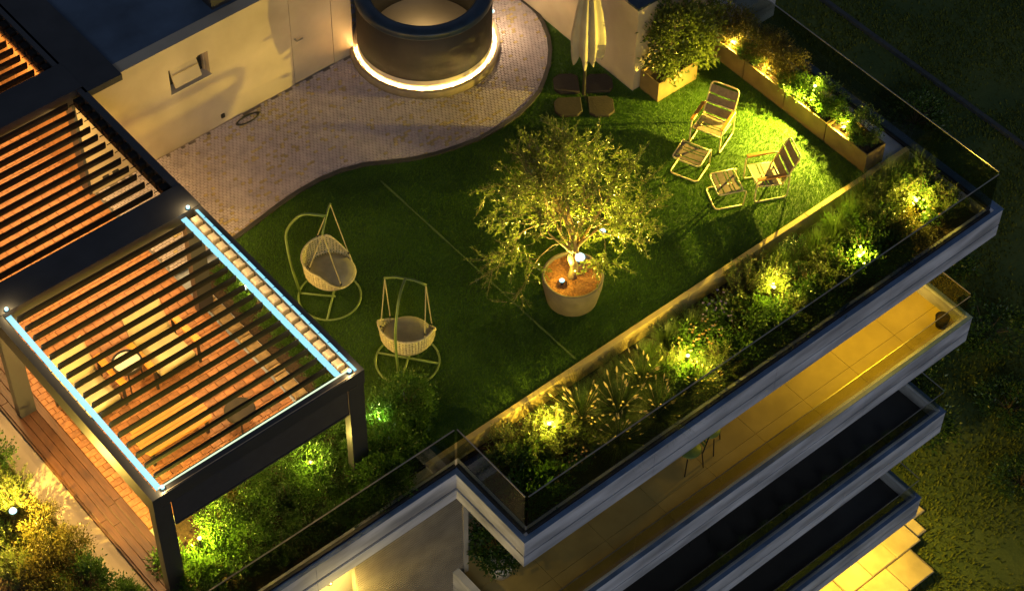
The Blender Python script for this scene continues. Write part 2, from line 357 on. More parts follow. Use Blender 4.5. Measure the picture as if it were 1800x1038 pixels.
law = struct(MB().poly([(-3.96,-1.1),(6.0,-1.1),(6.0,3.2),(4.3,3.2),(4.3,7.0),(-3.96,7.0)], 0.0).obj('lawn', 'turf'))
def seam(p, q, nm='turf_seam'):
    p, q = Vector(p), Vector(q); d = (q-p).normalized(); s_ = Vector((-d.y, d.x, 0))*.018; N_ = 24; V_ = []
    for i in range(N_+1):
        c = p+(q-p)*i/N_; k = random.uniform(.5, 1.2); V_ += [c-s_*k, c+s_*k]
    MB()._add(V_, [(2*i,2*i+1,2*i+3,2*i+2) for i in range(N_)]).obj(nm, 'turf_seam', law)
for sx_, y0_, y1_ in ((-.80,4.15,-1.0),): seam((sx_,y0_,.034), (sx_+.03,y1_,.034))
# turf pile: short blades over the lit lawn
def inpoly(x, y, P):
    r = np.zeros(len(x), bool); j = len(P)-1
    for i in range(len(P)):
        xi, yi = P[i]; xj, yj = P[j]
        c = ((yi > y) != (yj > y)) & (x < (xj-xi)*(y-yi)/(yj-yi+1e-12)+xi); r ^= c; j = i
    return r
n = 260000
px = RNG.uniform(-3.95, 5.95, n); py = RNG.uniform(-1.09, 5.2, n)
k = ~inpoly(px, py, pv) & ~((px > 4.1) & (py > 3.05)); px, py = px[k], py[k]; n = len(px)
fld = np.sin(px*2.1+1.3*np.sin(py*1.7))*.5+np.sin(py*2.7+px*.8)*.5
a = fld*1.4+RNG.normal(0, .9, n); ln = RNG.uniform(.022, .042, n); tl = RNG.uniform(.3, 1.2, n)
b = np.stack([px, py, np.zeros(n)], 1); d = np.stack([np.cos(a)*tl, np.sin(a)*tl, np.ones(n)], 1)*ln[:, None]
sd_ = np.stack([-np.sin(a), np.cos(a), np.zeros(n)], 1)*.005
V = np.stack([b-sd_, b+sd_, b+d], 1).reshape(-1, 3); F = np.arange(n*3).reshape(-1, 3)
link('turf_pile', arrmesh('turf_pile', V, F), 'turf_pile', law, 'stuff')
# retaining wall between lawn and long bed
rw = thing('retaining_wall', 'low rendered retaining wall along the lawn edge above the long planting bed', 'wall', (0,-1.12,-.3))
for i, (x0, x1) in enumerate(((-3.95,-1.2),(-1.196,1.6),(1.604,4.4),(4.404,6.97))):
    MB().bbox(x0, x1, -.07, .03, -.02, .345, .008).obj('wall_section', 'lamplit_render', rw)
rl_ = thing('retaining_wall', 'pale rendered wall stub behind the glass at the terrace step', 'wall', (-3.95,-1.2,-.3))
MB().bbox(-.9, -.004, -.1, .06, 0, .30, .006).obj('wall_section', 'plaster_low', rl_)
# cobbled paving
pav = struct(MB().poly(pv, 0.010).obj('paving', 'paver_joint'))
V = []; F = []; mi = []
CX, CY = 1.93, 6.36
xs = np.arange(-4.8, 4.15, .078); ys = np.arange(3.8, 9.5, .058)
mb = MB()
for j, y in enumerate(ys):
    for i, x in enumerate(xs):
        xx = x+(.039 if j % 2 else 0)+random.uniform(-.004,.004); yy = y+random.uniform(-.003,.003)
        cx_, cy_ = xx+.039, yy+.029
        if math.hypot(cx_-CX, cy_-CY) < 1.36: continue
        if cy_ > 7.02 and cx_ < .84: continue
        q = np.array([cx_-.03, cx_+.03]); 
        if not inpoly(q[:1]+.03, np.array([cy_]), pv)[0]: continue
        mb.cur = 1 if random.random() < .10+.10*math.sin(cx_*1.3)*math.sin(cy_*1.7) else 0
        h = .03+random.uniform(-.003,.003)
        x0,x1,y0,y1 = xx+.003, xx+.074, yy+.003, yy+.054; b_ = .005
        mb._add([(x0,y0,.011),(x1,y0,.011),(x1,y1,.011),(x0,y1,.011),(x0+b_,y0+b_,h),(x1-b_,y0+b_,h),(x1-b_,y1-b_,h),(x0+b_,y1-b_,h)],
                [(4,5,6,7),(0,1,5,4),(1,2,6,5),(2,3,7,6),(3,0,4,7)])
mb.obj('cobble', ['paver','paver_b'], pav, kind='stuff')
ed = [Vector((p[0], p[1], .02)) for p in pv[1:26]]
mb = MB(); V_ = []
for i, p in enumerate(ed):
    t_ = (ed[min(i+1, len(ed)-1)]-ed[max(i-1, 0)]).normalized(); nrm = Vector((t_.y, -t_.x, 0))
    V_ += [p-nrm*.035-Vector((0,0,.02)), p-nrm*.035+Vector((0,0,.022)), p+nrm*.04+Vector((0,0,.022)), p+nrm*.04-Vector((0,0,.02))]
mb._add(V_, [(4*i+a_, 4*i+a_+1, 4*i+a_+5, 4*i+a_+4) for i in range(len(ed)-1) for a_ in range(3)]).obj('edging_strip', 'edging', pav)
# tiled deck under the pergolas
dk = struct(MB().box(-7.95, -4.82, .62, 13.8, -.029, -.004).obj('deck', 'deck_joint'))
cell = {}
tw, tl_ = .19, .12
tm = [MB().bbox(0, tw-.008, 0, tl_-.008, 0, .022, .004).mesh('tile')]
tm[0].materials.append(MATS['deck_tile'])
tiles = []
for j in range(int((11.5-.64)/tl_)):
    for i in range(18):
        x = -7.95+i*tw-(.095 if j % 2 else 0); y = .64+j*tl_
        a_ = max(x, -7.949); b_ = min(x+tw, -4.823)
        if b_-a_ < .03: continue
        tiles.append((x, y, a_, b_))
tiles.sort(key=lambda p: (p[1], p[0])); mb = MB()
full = [q for q in range(len(tiles)) if tiles[q][3]-tiles[q][2] > tw-.01][:300]; fset = set(full)
for q, (x, y, a_, b_) in enumerate(tiles):
    if q in fset:
        o = bpy.data.objects.new('tile', tm[0]); COL.objects.link(o); o.parent = dk; o.location = (x, y, -.002+random.uniform(0,.002))
    else: mb.bbox(a_, b_-.008, y, y+tl_-.008, -.003, .02+random.uniform(-.001,.001), .004)
mb.obj('tile', 'deck_tile', dk, kind='stuff')
# plank walkway on the left edge
pw = struct(MB().box(-8.47, -7.953, -1.2, 13.5, -.34, -.006).obj('walkway', 'deck_joint'))
for i in range(4):
    y = -1.2-random.uniform(0, 1.5)
    while y < 10:
        y1 = y+2.9; MB().bbox(-8.47+i*.129, -8.47+i*.129+.122, max(y, -1.2), y1-.006, -.005, .022, .004).obj('plank', 'deck_plank', pw); y = y1
MB().box(-8.498, -8.472, -1.2, 10, -.20, -.01).obj('skirting_board', 'deck_plank', pw)
struct(MB().box(-8.949, -8.50, YL+.23, 12, -.34, -.085).obj('pavement', 'plaster'))

# ================================================================== HOUSE PARTS
# ---- long house wing with door and hopper window
hw = thing('house_wing', 'long low cream house wing with flush door, small hopper window and dark flat roof', 'building', (-2,7.06,0))
def hp(mb, name, mt, parent=None, smooth=False):
    o = mb.obj(name, mt, parent or hw, smooth)
    if parent is None: o.location = (2,-7.06,0)
    return o
X0, X1, Y0, ZT = -4.85, .80, 7.06, 2.36
wx0, wx1, wz0, wz1 = -3.05, -2.24, 1.31, 1.86
dx0, dx1 = -.53, .37
hp(MB().box(X0, wx0, Y0, Y0+.25, 0, ZT), 'wall', 'plaster')
hp(MB().box(wx1, dx0, Y0, Y0+.25, 0, ZT), 'wall', 'plaster')
hp(MB().box(wx0, wx1, Y0, Y0+.25, 0, wz0), 'wall', 'plaster')
hp(MB().box(wx0, wx1, Y0, Y0+.25, wz1, ZT), 'wall', 'plaster')
hp(MB().box(dx1, X1, Y0, Y0+.25, 0, ZT), 'wall', 'plaster')
hp(MB().box(dx0, dx1, Y0+.06, Y0+.25, 0, ZT), 'wall', 'dark_metal')
dr = hp(MB().box(dx0+.012, dx1-.012, Y0+.004, Y0+.058, .03, ZT-.002), 'door', 'plaster')
MB().tube([(dx0+.09, Y0+.0, 1.07), (dx0+.09, Y0-.055, 1.07), (dx0+.21, Y0-.055, 1.07)], .012).obj('handle', 'steel', dr)
MB().lathe([(0,.0),(.028,.0),(.028,.012),(0,.012)], 12, (0,0)).obj('handle_rose', 'steel', dr).matrix_local = Matrix.Translation((dx0+.09, Y0+.006, 1.07)) @ Matrix.Rotation(PI/2, 4, 'X')
win = hp(MB().box(wx0+.002, wx1-.002, Y0+.20, Y0+.22, wz0+.002, wz1-.002), 'window', 'dark_metal')
MB().box(wx0-.01, wx1+.02, Y0-.03, Y0+.195, wz0+.001, wz0+.016).obj('sill', 'plaster_low', win)
mb = MB()
for x0, x1, z0, z1 in ((wx0+.002,wx0+.04,wz0+.02,wz1-.002),(wx1-.04,wx1-.002,wz0+.02,wz1-.002),(wx0+.042,wx1-.042,wz1-.045,wz1-.002)): mb.box(x0, x1, Y0+.14, Y0+.198, z0, z1)
mb.obj('frame', 'bracket_metal', win)
# sash tilted out at the bottom
sc = Vector(((wx0+wx1)/2-.06, Y0+.05, (wz0+wz1)/2+.03)); ex = Vector((.27,0,0)); an = math.radians(24)
ez = Vector((0, -math.sin(an), -math.cos(an)))*.20; ey = Vector((0, math.cos(an), -math.sin(an)))*.022
sh = MB().obox(sc, ex, ey, ez).obox(sc+Vector((0,.055,.19)), ex*1.02, Vector((0,.06,0)), Vector((0,0,.012))).obj('sash', 'plaster', win)
MB().obox(sc+Vector((0,-.028,.055)), ex*.98, Vector((0,.004,0)), Vector((0,0,.006))).obj('sash_bar', 'bracket_metal', win)
hp(MB().box(X0+.05, X1-.02, Y0+.252, 14, 2.2, ZT-.012), 'roof', 'roof_membrane')
hp(MB().box(X1-.25, X1, Y0+.252, 14, 0, ZT), 'wall', 'plaster')
for i in range(6):
    y0 = 7.33+i*.62; hp(MB().box(-4.90, -4.86, y0+.008, y0+.612, .03, 2.2), 'side_panel', 'reflection_panel')  # glazed side drawn opaque, orange deck reflection put into its colour
hp(MB().box(-4.91, -4.852, 7.07, 7.325, 0, 2.28), 'corner_post', 'anthracite')
hp(MB().box(-4.855, -4.80, 7.33, 12, 0, 2.2), 'wall', 'dark_metal')
sk = hp(MB().box(-4.62, -4.50, Y0-.022, Y0+.0, .22, .30), 'socket', 'dark_metal')
hp(MB().box(-4.42, -4.30, Y0-.022, Y0+.0, .22, .30), 'socket', 'dark_metal')
hp(MB().box(-2.145, -2.075, Y0-.03, Y0+.0, .18, .26), 'tap_box', 'hose')
hp(MB().box(-4.70, -4.00, 6.88, 14, 2.37, 2.50), 'roof_canopy', 'roof_dark')
ru = thing('roof_vent', 'dark tapered vent cowl standing on the blue roof edge', 'vent', (-1.62,7.62,2.35))
MB()._add([(-.24,-.24,0),(.24,-.24,0),(.24,.24,0),(-.24,.24,0),(-.30,-.30,.5),(.30,-.30,.5),(.30,.30,.5),(-.30,.30,.5)], [(0,3,2,1),(4,5,6,7),(0,1,5,4),(1,2,6,5),(2,3,7,6),(3,0,4,7)]).obj('cowl_body', 'roof_dark', ru)
MB().bbox(-.36, .36, -.36, .36, .501, .56, .03).obj('cowl_cap', 'roof_dark', ru)
# garden hose lying by the wall
hs = []
for i in range(70):
    t_ = i/69; a_ = t_*2*PI*2.3; hs.append((-1.72+.26*math.cos(a_)*(1-.25*t_), 6.86+.07*math.sin(a_)*(1+.3*t_), .042+.008*t_))
tag(MB().tube(hs, .011, 6).obj('garden_hose', 'hose', None, True), 'thin dark garden hose coiled on the paving at the wall base', 'hose')
# ---- second small building with parasol in front
h2 = thing('garden_building', 'small cream rendered building with dark blue roof behind the closed parasol', 'building', (4.15,3.07,0))
MB().box(0, .12, 0, 2.05, 0, 1.95).obj('wall', 'plaster', h2)
MB().box(0.006, .12, 2.058, 7, 0, 1.95).obj('wall', 'plaster', h2)
MB().box(.122, 1.9, 0, .12, 0, 1.95).obj('wall', 'plaster', h2)
MB().box(.122, 1.9, .122, 7, 1.6, 1.93).obj('roof', 'roof_membrane', h2)
mb = MB().box(-.02, 1.92, -.02, .10, 1.951, 2.0).box(-.02, .10, .102, 7, 1.951, 2.0); mb.obj('roof_edge', 'cyl_rim', h2)
h3 = thing('parapet_block', 'pale concrete parapet block at the end of the glass balustrade', 'wall', (7.4,3.5,-.3))
MB().bbox(-.75, .45, -.38, .7, 0, .62, .02).obj('parapet_wall', 'concrete', h3)
# ---- round light well
lw = thing('round_light_well', 'dark round light well drum with glowing ring at its foot on the paving', 'skylight', (CX, CY, 0))
MB().lathe([(1.27,.012),(1.40,.012),(1.40,.17),(1.385,.185),(1.33,.185),(1.325,.06),(1.27,.06)], 96).obj('plinth', 'plinth', lw, True)
MB().lathe([(1.25,.02),(1.25,1.40),(1.0,1.40),(1.0,.35)], 96).obj('drum_wall', 'cyl_wall', lw, True)
MB().lathe([(1.262,1.33),(1.275,1.45),(1.25,1.475),(1.03,1.475),(.985,1.43),(.985,1.36)], 96).obj('rim', 'cyl_rim', lw, True)
MB().lathe([(0,.36),(.99,.36)], 48).obj('well_floor', 'plaster', lw)
MB().lathe([(1.252,.03),(1.258,.03),(1.258,.33),(1.252,.33)], 96).obj('reflector_band', 'reflector_white', lw, True)  # pale reflector ring added to bounce the ring lamps onto the paving
for i in range(40):
    a_ = 2*PI*i/40-.1
    if math.cos(a_-1.2) > .2: continue
    lamp('ring_light', 'POINT', (CX+1.297*math.cos(a_), CY+1.297*math.sin(a_), .115), 4.2, (1.0,.58,.20), lw, radius=.01)
o = MB().lathe([(0,-.03),(.02,-.025),(.03,0),(.02,.025),(0,.03)], 12).obj('lamp', 'lens', lw, True); o.location = (1.17, -.56, .62)
lamp('drum_lamp_light', 'POINT', (CX+1.26, CY-.61, .66), 15, (1.0,.70,.38), lw, radius=.012)
lamp('well_light', 'POINT', (CX, CY, .75), 5, AMBER, lw, radius=.2)

# ================================================================== GLASS BALUSTRADES
def balustrade(label, p, q, joints, ztop=.95, zb=.03):
    p, q = Vector((*p, 0)), Vector((*q, 0)); d = (q-p); L_ = d.length; d.normalize()
    t = thing('glass_balustrade', label, 'balustrade', (p.x, p.y, 0), math.atan2(d.y, d.x))
    js = [0]+joints+[L_]
    for i in range(len(js)-1):
        a_, b_ = js[i]+.006, js[i+1]-.006
        gp = MB().box(a_, b_, -.008, .008, zb, ztop).obj('glass_panel', 'glass_rail', t)
        MB().box(a_, b_, -.009, .009, ztop+.001, ztop+.013).obj('glass_edge', 'steel', gp)
    MB().box(0, L_, -.028, .028, 0.001, .05).obj('base_channel', 'dark_metal', t)
balustrade('tinted glass balustrade along the left terrace edge above the ribbed wall', (-13,-1.42), (-3.62,-1.42), [1.4,3.4,5.4,7.4])
balustrade('short glass balustrade on the step between the two terrace fronts', (-3.58,-1.43), (-3.58,-3.06), [])
balustrade('long tinted glass balustrade in front of the long planting bed', (-3.545,-3.08), (6.94,-3.08), [2.0,4.0,6.0,8.0])
balustrade('glass balustrade on the right terrace edge over the dark field', (6.98,-3.05), (6.98,5.5), [2.0,4.0,6.0])

# ================================================================== PERGOLAS
PX0, PX1, PZ = -8.36, -4.66, 2.5
def slat_mesh(L_):
    an = math.radians(9); ey = Vector((0, -math.sin(an), math.cos(an))); en = Vector((0, math.cos(an), math.sin(an)))
    mb = MB(); prof = [(-.085,-.004),(-.04,-.016),(.04,-.016),(.085,-.006),(.09,.004),(.04,.014),(-.04,.014),(-.085,.004)]
    V_ = []
    for x in (0, L_): V_ += [Vector((x,0,0))+ey*h+en*t for h, t in prof]
    k_ = len(prof); mb._add(V_, [(i, (i+1) % k_, (i+1) % k_+k_, i+k_) for i in range(k_)]+[tuple(range(k_-1,-1,-1)), tuple(range(k_, 2*k_))])
    me = mb.mesh('slat'); me.materials.append(MATS['slat_metal']); return me
SL = slat_mesh(PX1-PX0-.69)
def pergola(label, y0, y1, n_sl, posts, lit, post_h=2.5):
    t = thing('pergola', label, 'pergola', (PX0, y0, 0)); D = Vector((PX0, y0, 0))
    def part(mb, nm, mt, par=None): 
        o = mb.obj(nm, mt, par or t); o.location = -D; return o
    part(MB().box(PX0, PX0+.13, y0, y1, PZ-.36, PZ), 'beam', 'anthracite')
    part(MB().box(PX1-.13, PX1, y0, y1, PZ-.30, PZ), 'beam', 'anthracite')
    sp = (y1-y0-.10)/n_sl
    for i in range(n_sl):
        o = bpy.data.objects.new('slat', SL); COL.objects.link(o); o.parent = t; o.location = (.28, .05+sp*(i+.5), PZ-.075)
        yc = y0+.05+sp*(i+.5)
        part(MB().box(PX0+.132, PX0+.28, yc-.004, yc+.004, PZ-.10, PZ-.085), 'slat_pin', 'slat_metal'); part(MB().box(PX1-.38, PX1-.271, yc-.004, yc+.004, PZ-.10, PZ-.085), 'slat_pin', 'slat_metal')
        part(MB().bbox(PX1-.27, PX1-.135, yc-sp*.40, yc+sp*.26, PZ-.16, PZ-.035, .02), 'slat_bracket', 'bracket_metal' if lit else 'slat_metal')  # bright in the lit bay, near-black in the others: light put into colour
    part(MB().box(PX1-.24, PX1-.135, y0+.01, y1-.01, PZ-.27, PZ-.255), 'gutter', 'anthracite')
    part(MB().box(PX0+.132, PX0+.19, y0+.01, y1-.01, PZ-.27, PZ-.255), 'gutter', 'anthracite')
    for (x, y) in posts:
        part(MB().box(x, x+.28, y, y+.15, -.3 if y < .5 else 0, PZ-.301), 'post', 'anthracite')
    return t, part
PA0, PA1, PB0, PB1, PC0, PC1 = -.62, 3.62, 4.20, 7.03, 7.74, 11.2
tA, pa = pergola('near pergola bay with glowing light strips over the lounge seating', PA0, PA1, 18, [(PX1-.29,PA0+.02),(PX0+.002,PA0+.02),(PX0+.002,3.64),(PX1-.29,3.64)], True)
pa(MB().box(PX0+.132, PX1-.132, PA0+.0, PA0+.12, PZ-.26, PZ-.002), 'beam', 'anthracite')
pa(MB().box(PX0+.30, PX1-.30, PA0+.03, PA0+.045, PZ-.84, PZ-.262), 'screen_blind', 'blind_fabric')
pa(MB().box(PX0+.30, PX1-.30, PA0+.02, PA0+.06, PZ-.875, PZ-.842), 'blind_bar', 'anthracite')
pa(MB().box(PX0-.004, PX1+.004, PA1+.002, PB0-.002, PZ-.30, PZ+.012), 'gutter_beam', 'roof_dark')
pa(MB().box(PX0+.17, PX0+.26, PA0+.13, PA1-.02, PZ-.078, PZ-.066), 'light_strip', 'led')
pa(MB().box(PX1-.385, PX1-.29, PA0+.13, PA1-.02, PZ-.078, PZ-.066), 'light_strip', 'led')
sp = (PA1-PA0-.10)/18
for i in range(18):
    yc = PA0+.05+sp*(i+.5)
    pa(MB()._add([(PX1-.132,yc-sp*.47,PZ+.002),(PX1-.085,yc-sp*.44,PZ+.002),(PX1-.085,yc+sp*.44,PZ+.002),(PX1-.132,yc+sp*.47,PZ+.002),(PX1-.132,yc-sp*.47,PZ+.014),(PX1-.10,yc-sp*.44,PZ+.014),(PX1-.10,yc+sp*.44,PZ+.014),(PX1-.132,yc+sp*.47,PZ+.014)],
        [(0,3,2,1),(4,5,6,7),(0,1,5,4),(1,2,6,5),(2,3,7,6),(3,0,4,7)]), 'edge_light', 'led')
pa(MB().box(PX0+.19, PX1-.15, PA0+.122, PA0+.145, PZ-.05, PZ+.004), 'light_strip', 'led_thin')
pa(MB().box(PX0+.19, PX1-.15, PA0+.02, PA0+.03, PZ+.0, PZ+.008), 'edge_trim', 'bracket_metal')
for xx, yy in ((PX0+.235,PA0+.09),(PX0+.235,PA1+.03),(PX1-.20,PA1+.04),(PX1-.20,PA0+.09)):
    o = MB().lathe([(0,-.03),(.03,-.015),(.03,.015),(0,.03)], 10).obj('corner_lamp', 'lens', tA, True); o.location = Vector((xx, yy, PZ+.045))-Vector((PX0,PA0,0)); lamp('corner_light', 'POINT', (xx, yy, PZ+.13), 2.5, AMBER, tA, radius=.012)
tB, pb = pergola('middle pergola bay with open dark slats beside the house wing', PB0, PB1, 12, [(PX0+.002,PB1-.2)], False)
pb(MB().box(PX0-.004, PX1+.004, PB1+.002, PC0-.002, PZ-.30, PZ+.012), 'gutter_beam', 'roof_dark')
tC, pc = pergola('farthest pergola bay cut off at the corner of the picture', PC0, PC1, 15, [], False)
# warm light sources in the strips
def strip(par, x, y0, y1, z, pw, tx, tz, w_=.05, col=(1.0,.60,.20)):
    o = lamp('strip_light', 'AREA', (x, (y0+y1)/2, z), pw, col, par, None, w_, y1-y0)
    zz = -Vector((tx, 0, tz)).normalized(); yy = Vector((0,1,0)); xx = yy.cross(zz)
    o.rotation_euler = Matrix((xx, yy, zz)).transposed().to_euler()
strip(tA, PX0+.30, PA0+.2, PA1-.1, PZ-.235, 44, .6, -1); strip(tA, PX1-.42, PA0+.2, PA1-.1, PZ-.235, 44, -.6, -1)
strip(tB, PX0+.30, PB0+.1, PB1-.1, PZ-.235, 40, .6, -1); strip(tB, PX1-.42, PB0+.1, PB1-.1, PZ-.235, 40, -.6, -1)
strip(tC, PX0+.30, PC0+.1, PC1-.1, PZ-.235, 40, .6, -1); strip(tC, PX1-.42, PC0+.1, PC1-.1, PZ-.235, 40, -.6, -1)
# the strips also shine up on the slat ends
strip(tA, PX0+.145, PA0+.2, PA1-.1, PZ-.045, 8, .3, 1, .016, AMBER); strip(tA, PX1-.272, PA0+.2, PA1-.1, PZ-.030, 6, .25, 1, .016, AMBER)
for x_, d_, p_ in ((PX1-.30, .8, 4.5), (PX1-.36, -.8, 6), (PX0+.28, -.8, 8), (PX0+.22, .8, 6)): strip(tA, x_, PA0+.2, PA1-.1, PZ+.06, p_, d_, -.55, .012, AMBER)  # added lamps without fitting above the strips, brightening brackets, beam tops, slat ends

# ================================================================== FURNITURE
# ---- lounge armchairs under the pergola (local +Y is the back)
def lounge_chair(label, loc, rz, group):
    t = thing('lounge_armchair', label, 'armchair', loc, rz, group)
    MB().bbox(-.33, .33, -.40, .36, .27, .40, .04).obj('seat_cushion', 'cushion', t, True)
    an = math.radians(24); c = Vector((0,.42,.62)); ez = Vector((0, math.sin(an), math.cos(an)))*.31; ey = Vector((0, math.cos(an), -math.sin(an)))*.075
    mb = MB(); V_ = []; N_ = 10
    for i in range(N_+1):
        for j in range(5):
            u = -1+2*i/N_; v = -1+2*j/4; pf = (1-abs(u)**4)*(1-abs(v)**4)*.5+.5
            lift = .05*abs(u)**3 if j == 4 else 0
            V_.append(c+Vector((.345*u,0,0))+ez*(v+lift/.31)-ey*pf)
    n1 = len(V_)
    for i in range(N_+1):
        for j in range(5):
            u = -1+2*i/N_; v = -1+2*j/4; V_.append(c+Vector((.345*u,0,0))+ez*(v+(.16*abs(u)**3 if j == 4 else 0))+ey*.4)
    Fq = []
    for i in range(N_):
        for j in range(4):
            a_ = i*5+j; Fq.append((a_, a_+5, a_+6, a_+1)); Fq.append((n1+a_, n1+a_+1, n1+a_+6, n1+a_+5))
    for i in range(N_): Fq += [(i*5+4, i*5+9, n1+i*5+9, n1+i*5+4), (i*5, n1+i*5, n1+i*5+5, i*5+5)]
    for j in range(4): Fq += [(j, j+1, n1+j+1, n1+j), (N_*5+j, n1+N_*5+j, n1+N_*5+j+1, N_*5+j+1)]
    mb._add(V_, Fq).obj('back_cushion', 'cushion', t, True)
    MB().box(-.36, .36, -.42, .40, .20, .265).obj('seat_frame', 'dark_metal', t)
    for s_ in (-1, 1):
        MB().bbox(s_*.44-.06, s_*.44+.06, -.44, .38, .53, .565, .01).obj('arm', 'arm_wood', t)
        for y in (-.38, .32): MB().box(s_*.42-.02, s_*.42+.02, y-.02, y+.02, .022, .529).obj('leg', 'dark_metal', t)
    MB().obox(c+ey*1.0, (.33,0,0), ez*.98, ey*.25).obj('back_frame', 'dark_metal', t)
lounge_chair('cream cushioned lounge armchair with orange wood arms right of the round table', (-5.95,3.16,.02), math.radians(2), 'lounge armchairs under the pergola')
lounge_chair('cream cushioned lounge armchair left of the round table by the light strip', (-7.35,3.18,.02), math.radians(2), 'lounge armchairs under the pergola')
t = thing('side_table', 'small round pale side table between the two lounge armchairs', 'table', (-6.65,3.08,.02))
MB().lathe([(0,.60),(.215,.60),(.225,.61),(.225,.625),(.215,.635),(0,.635)], 40).obj('table_top', 'white_paint', t, False)
MB().lathe([(.226,.585),(.245,.585),(.245,.655),(.226,.655)], 40).obj('rim', 'dark_metal', t)
for k_ in range(3):
    a_ = k_*2*PI/3; MB().tube([(.20*math.cos(a_),.20*math.sin(a_),.599),(.23*math.cos(a_),.23*math.sin(a_),0)], .012, 6).obj('leg', 'dark_metal', t)
t = thing('coffee_table', 'orange slatted wooden coffee table with rounded corners on the deck', 'table', (-6.72,1.80,.02))
for i in range(5):
    y0 = -.31+i*.125; sh_ = .05 if i in (0, 4) else 0
    MB()._add([(x, y, z) for z in (.36,.40) for x, y in ((-.62+sh_, y0 if i else y0+.0),(.62-sh_, y0),(.62-(sh_ if i == 4 else 0), y0+.117),(-.62+(sh_ if i == 4 else 0), y0+.117))],
              [(0,3,2,1),(4,5,6,7),(0,1,5,4),(1,2,6,5),(2,3,7,6),(3,0,4,7)]).obj('board', 'wood_table', t)
mb = MB().box(-.5,.5,-.25,-.2,.30,.359).box(-.5,.5,.2,.25,.30,.359); mb.obj('apron', 'dark_metal', t)
for x in (-.5,.5):
    for y in (-.24,.24): MB().box(x-.025,x+.025,y-.025,y+.025,0,.299).obj('leg', 'dark_metal', t)
t = thing('low_stool', 'round brown low stool at the right end of the coffee table', 'stool', (-5.72,1.35,.02))
MB().lathe([(0,.30),(.22,.30),(.25,.33),(.25,.38),(.22,.41),(0,.42)], 28).obj('seat', 'stone_slab', t, True)
for k_ in range(3):
    a_ = k_*2*PI/3; MB().tube([(.15*math.cos(a_),.15*math.sin(a_),.30),(.2*math.cos(a_),.2*math.sin(a_),0)], .016, 6).obj('leg', 'dark_metal', t)
# ---- stone edging of the pergola side bed
se = thing('stone_edging', 'row of square tan stones edging the bed beside the deck', 'edging', (-4.66,2.2,0))
for i in range(16):
    y = .80+i*.198-2.2; j_ = random.uniform(-.012,.012)
    MB().bbox(-.115+j_, .105+j_, y, y+.175, 0, .05+random.uniform(0,.015), .015).obj('stone', 'stone_tan', se)
# ---- tubular garden chairs and footstools (local +Y is the back)
def arc(p, q, r, c, n=5): return []
def rr(pts, rad, n=5):
    "round the inner corners of an open polyline"
    P = [Vector(p) for p in pts]; out = [P[0]]
    for i in range(1, len(P)-1):
        a_ = (P[i-1]-P[i]); b_ = (P[i+1]-P[i]); r_ = min(rad, a_.length*.45, b_.length*.45); a_.normalize(); b_.normalize()
        s_, e_ = P[i]+a_*r_, P[i]+b_*r_
        for k_ in range(n+1):
            t_ = k_/n; out.append(s_*(1-t_)**2+P[i]*2*t_*(1-t_)+e_*t_**2)
    out.append(P[-1]); return out
def bands(t, pts, w_, cuts):
    "sling bands between two side rails following the profile points (y,z)"
    for (a_, b_) in cuts:
        V_ = []; N_ = 4
        for i in range(N_+1):
            f = a_+(b_-a_)*i/N_; k_ = min(int(f), len(pts)-2); q = f-k_
            y = pts[k_][0]*(1-q)+pts[k_+1][0]*q; z = pts[k_][1]*(1-q)+pts[k_+1][1]*q
            sag = .014
            for j in range(5):
                u = -1+2*j/4; V_.append((u*w_, y, z-sag*(1-u*u)))
        n1 = len(V_); V_ += [(v[0], v[1], v[2]-.006) for v in V_]
        Fq = []
        for i in range(N_):
            for j in range(4):
                q = i*5+j; Fq.append((q, q+1, q+6, q+5)); Fq.append((n1+q, n1+q+5, n1+q+6, n1+q+1))
        for j in range(4): Fq += [(j, n1+j, n1+j+1, j+1), (N_*5+j, N_*5+j+1, n1+N_*5+j+1, n1+N_*5+j)]
        MB()._add(V_, Fq).obj('sling_band', 'sling', t)
def garden_chair(label, loc, rz):
    t = thing('garden_armchair', label, 'armchair', loc, rz, 'tubular garden armchairs on the lawn')
    W = .29
    for s_ in (-1, 1):
        x = s_*W
        MB().tube(rr([(x,-.30,.36),(x,-.30,.02),(x,.30,.02),(x,.30,.56),(x,-.30,.56),(x,-.30,.34)], .07), .014, 8).obj('side_frame', 'frame_cream', t, True)
        MB().bbox(x-.035, x+.035, -.29, .22, .575, .60, .008).obj('arm', 'arm_wood', t)
        MB().tube([(x*.93,-.27,.385),(x*.93,.20,.33)], .012, 8).obj('seat_rail', 'frame_cream', t, True)
    MB().tube(rr([(-W*.93,.18,.32),(-W*.93,.46,.92),(W*.93,.46,.92),(W*.93,.18,.32)], .09), .013, 8).obj('back_frame', 'frame_cream', t, True)
    prof = [(-.27,.395),(.20,.338)]; bands(t, prof, W*.93, [(.02,.30),(.36,.46),(.50,.98)])
    prof = [(.20,.37),(.455,.905)]; bands(t, prof, W*.90, [(.04,.30),(.36,.62),(.68,.94)])
    for y, z in ((-.27,.385),(.20,.33)): MB().tube([(-W*.93,y,z),(W*.93,y,z)], .011, 8).obj('cross_bar', 'frame_cream', t, True)
    MB().tube([(-W*.93,.29,.56),(W*.93,.29,.56)], .011, 8).obj('cross_bar', 'frame_cream', t, True)
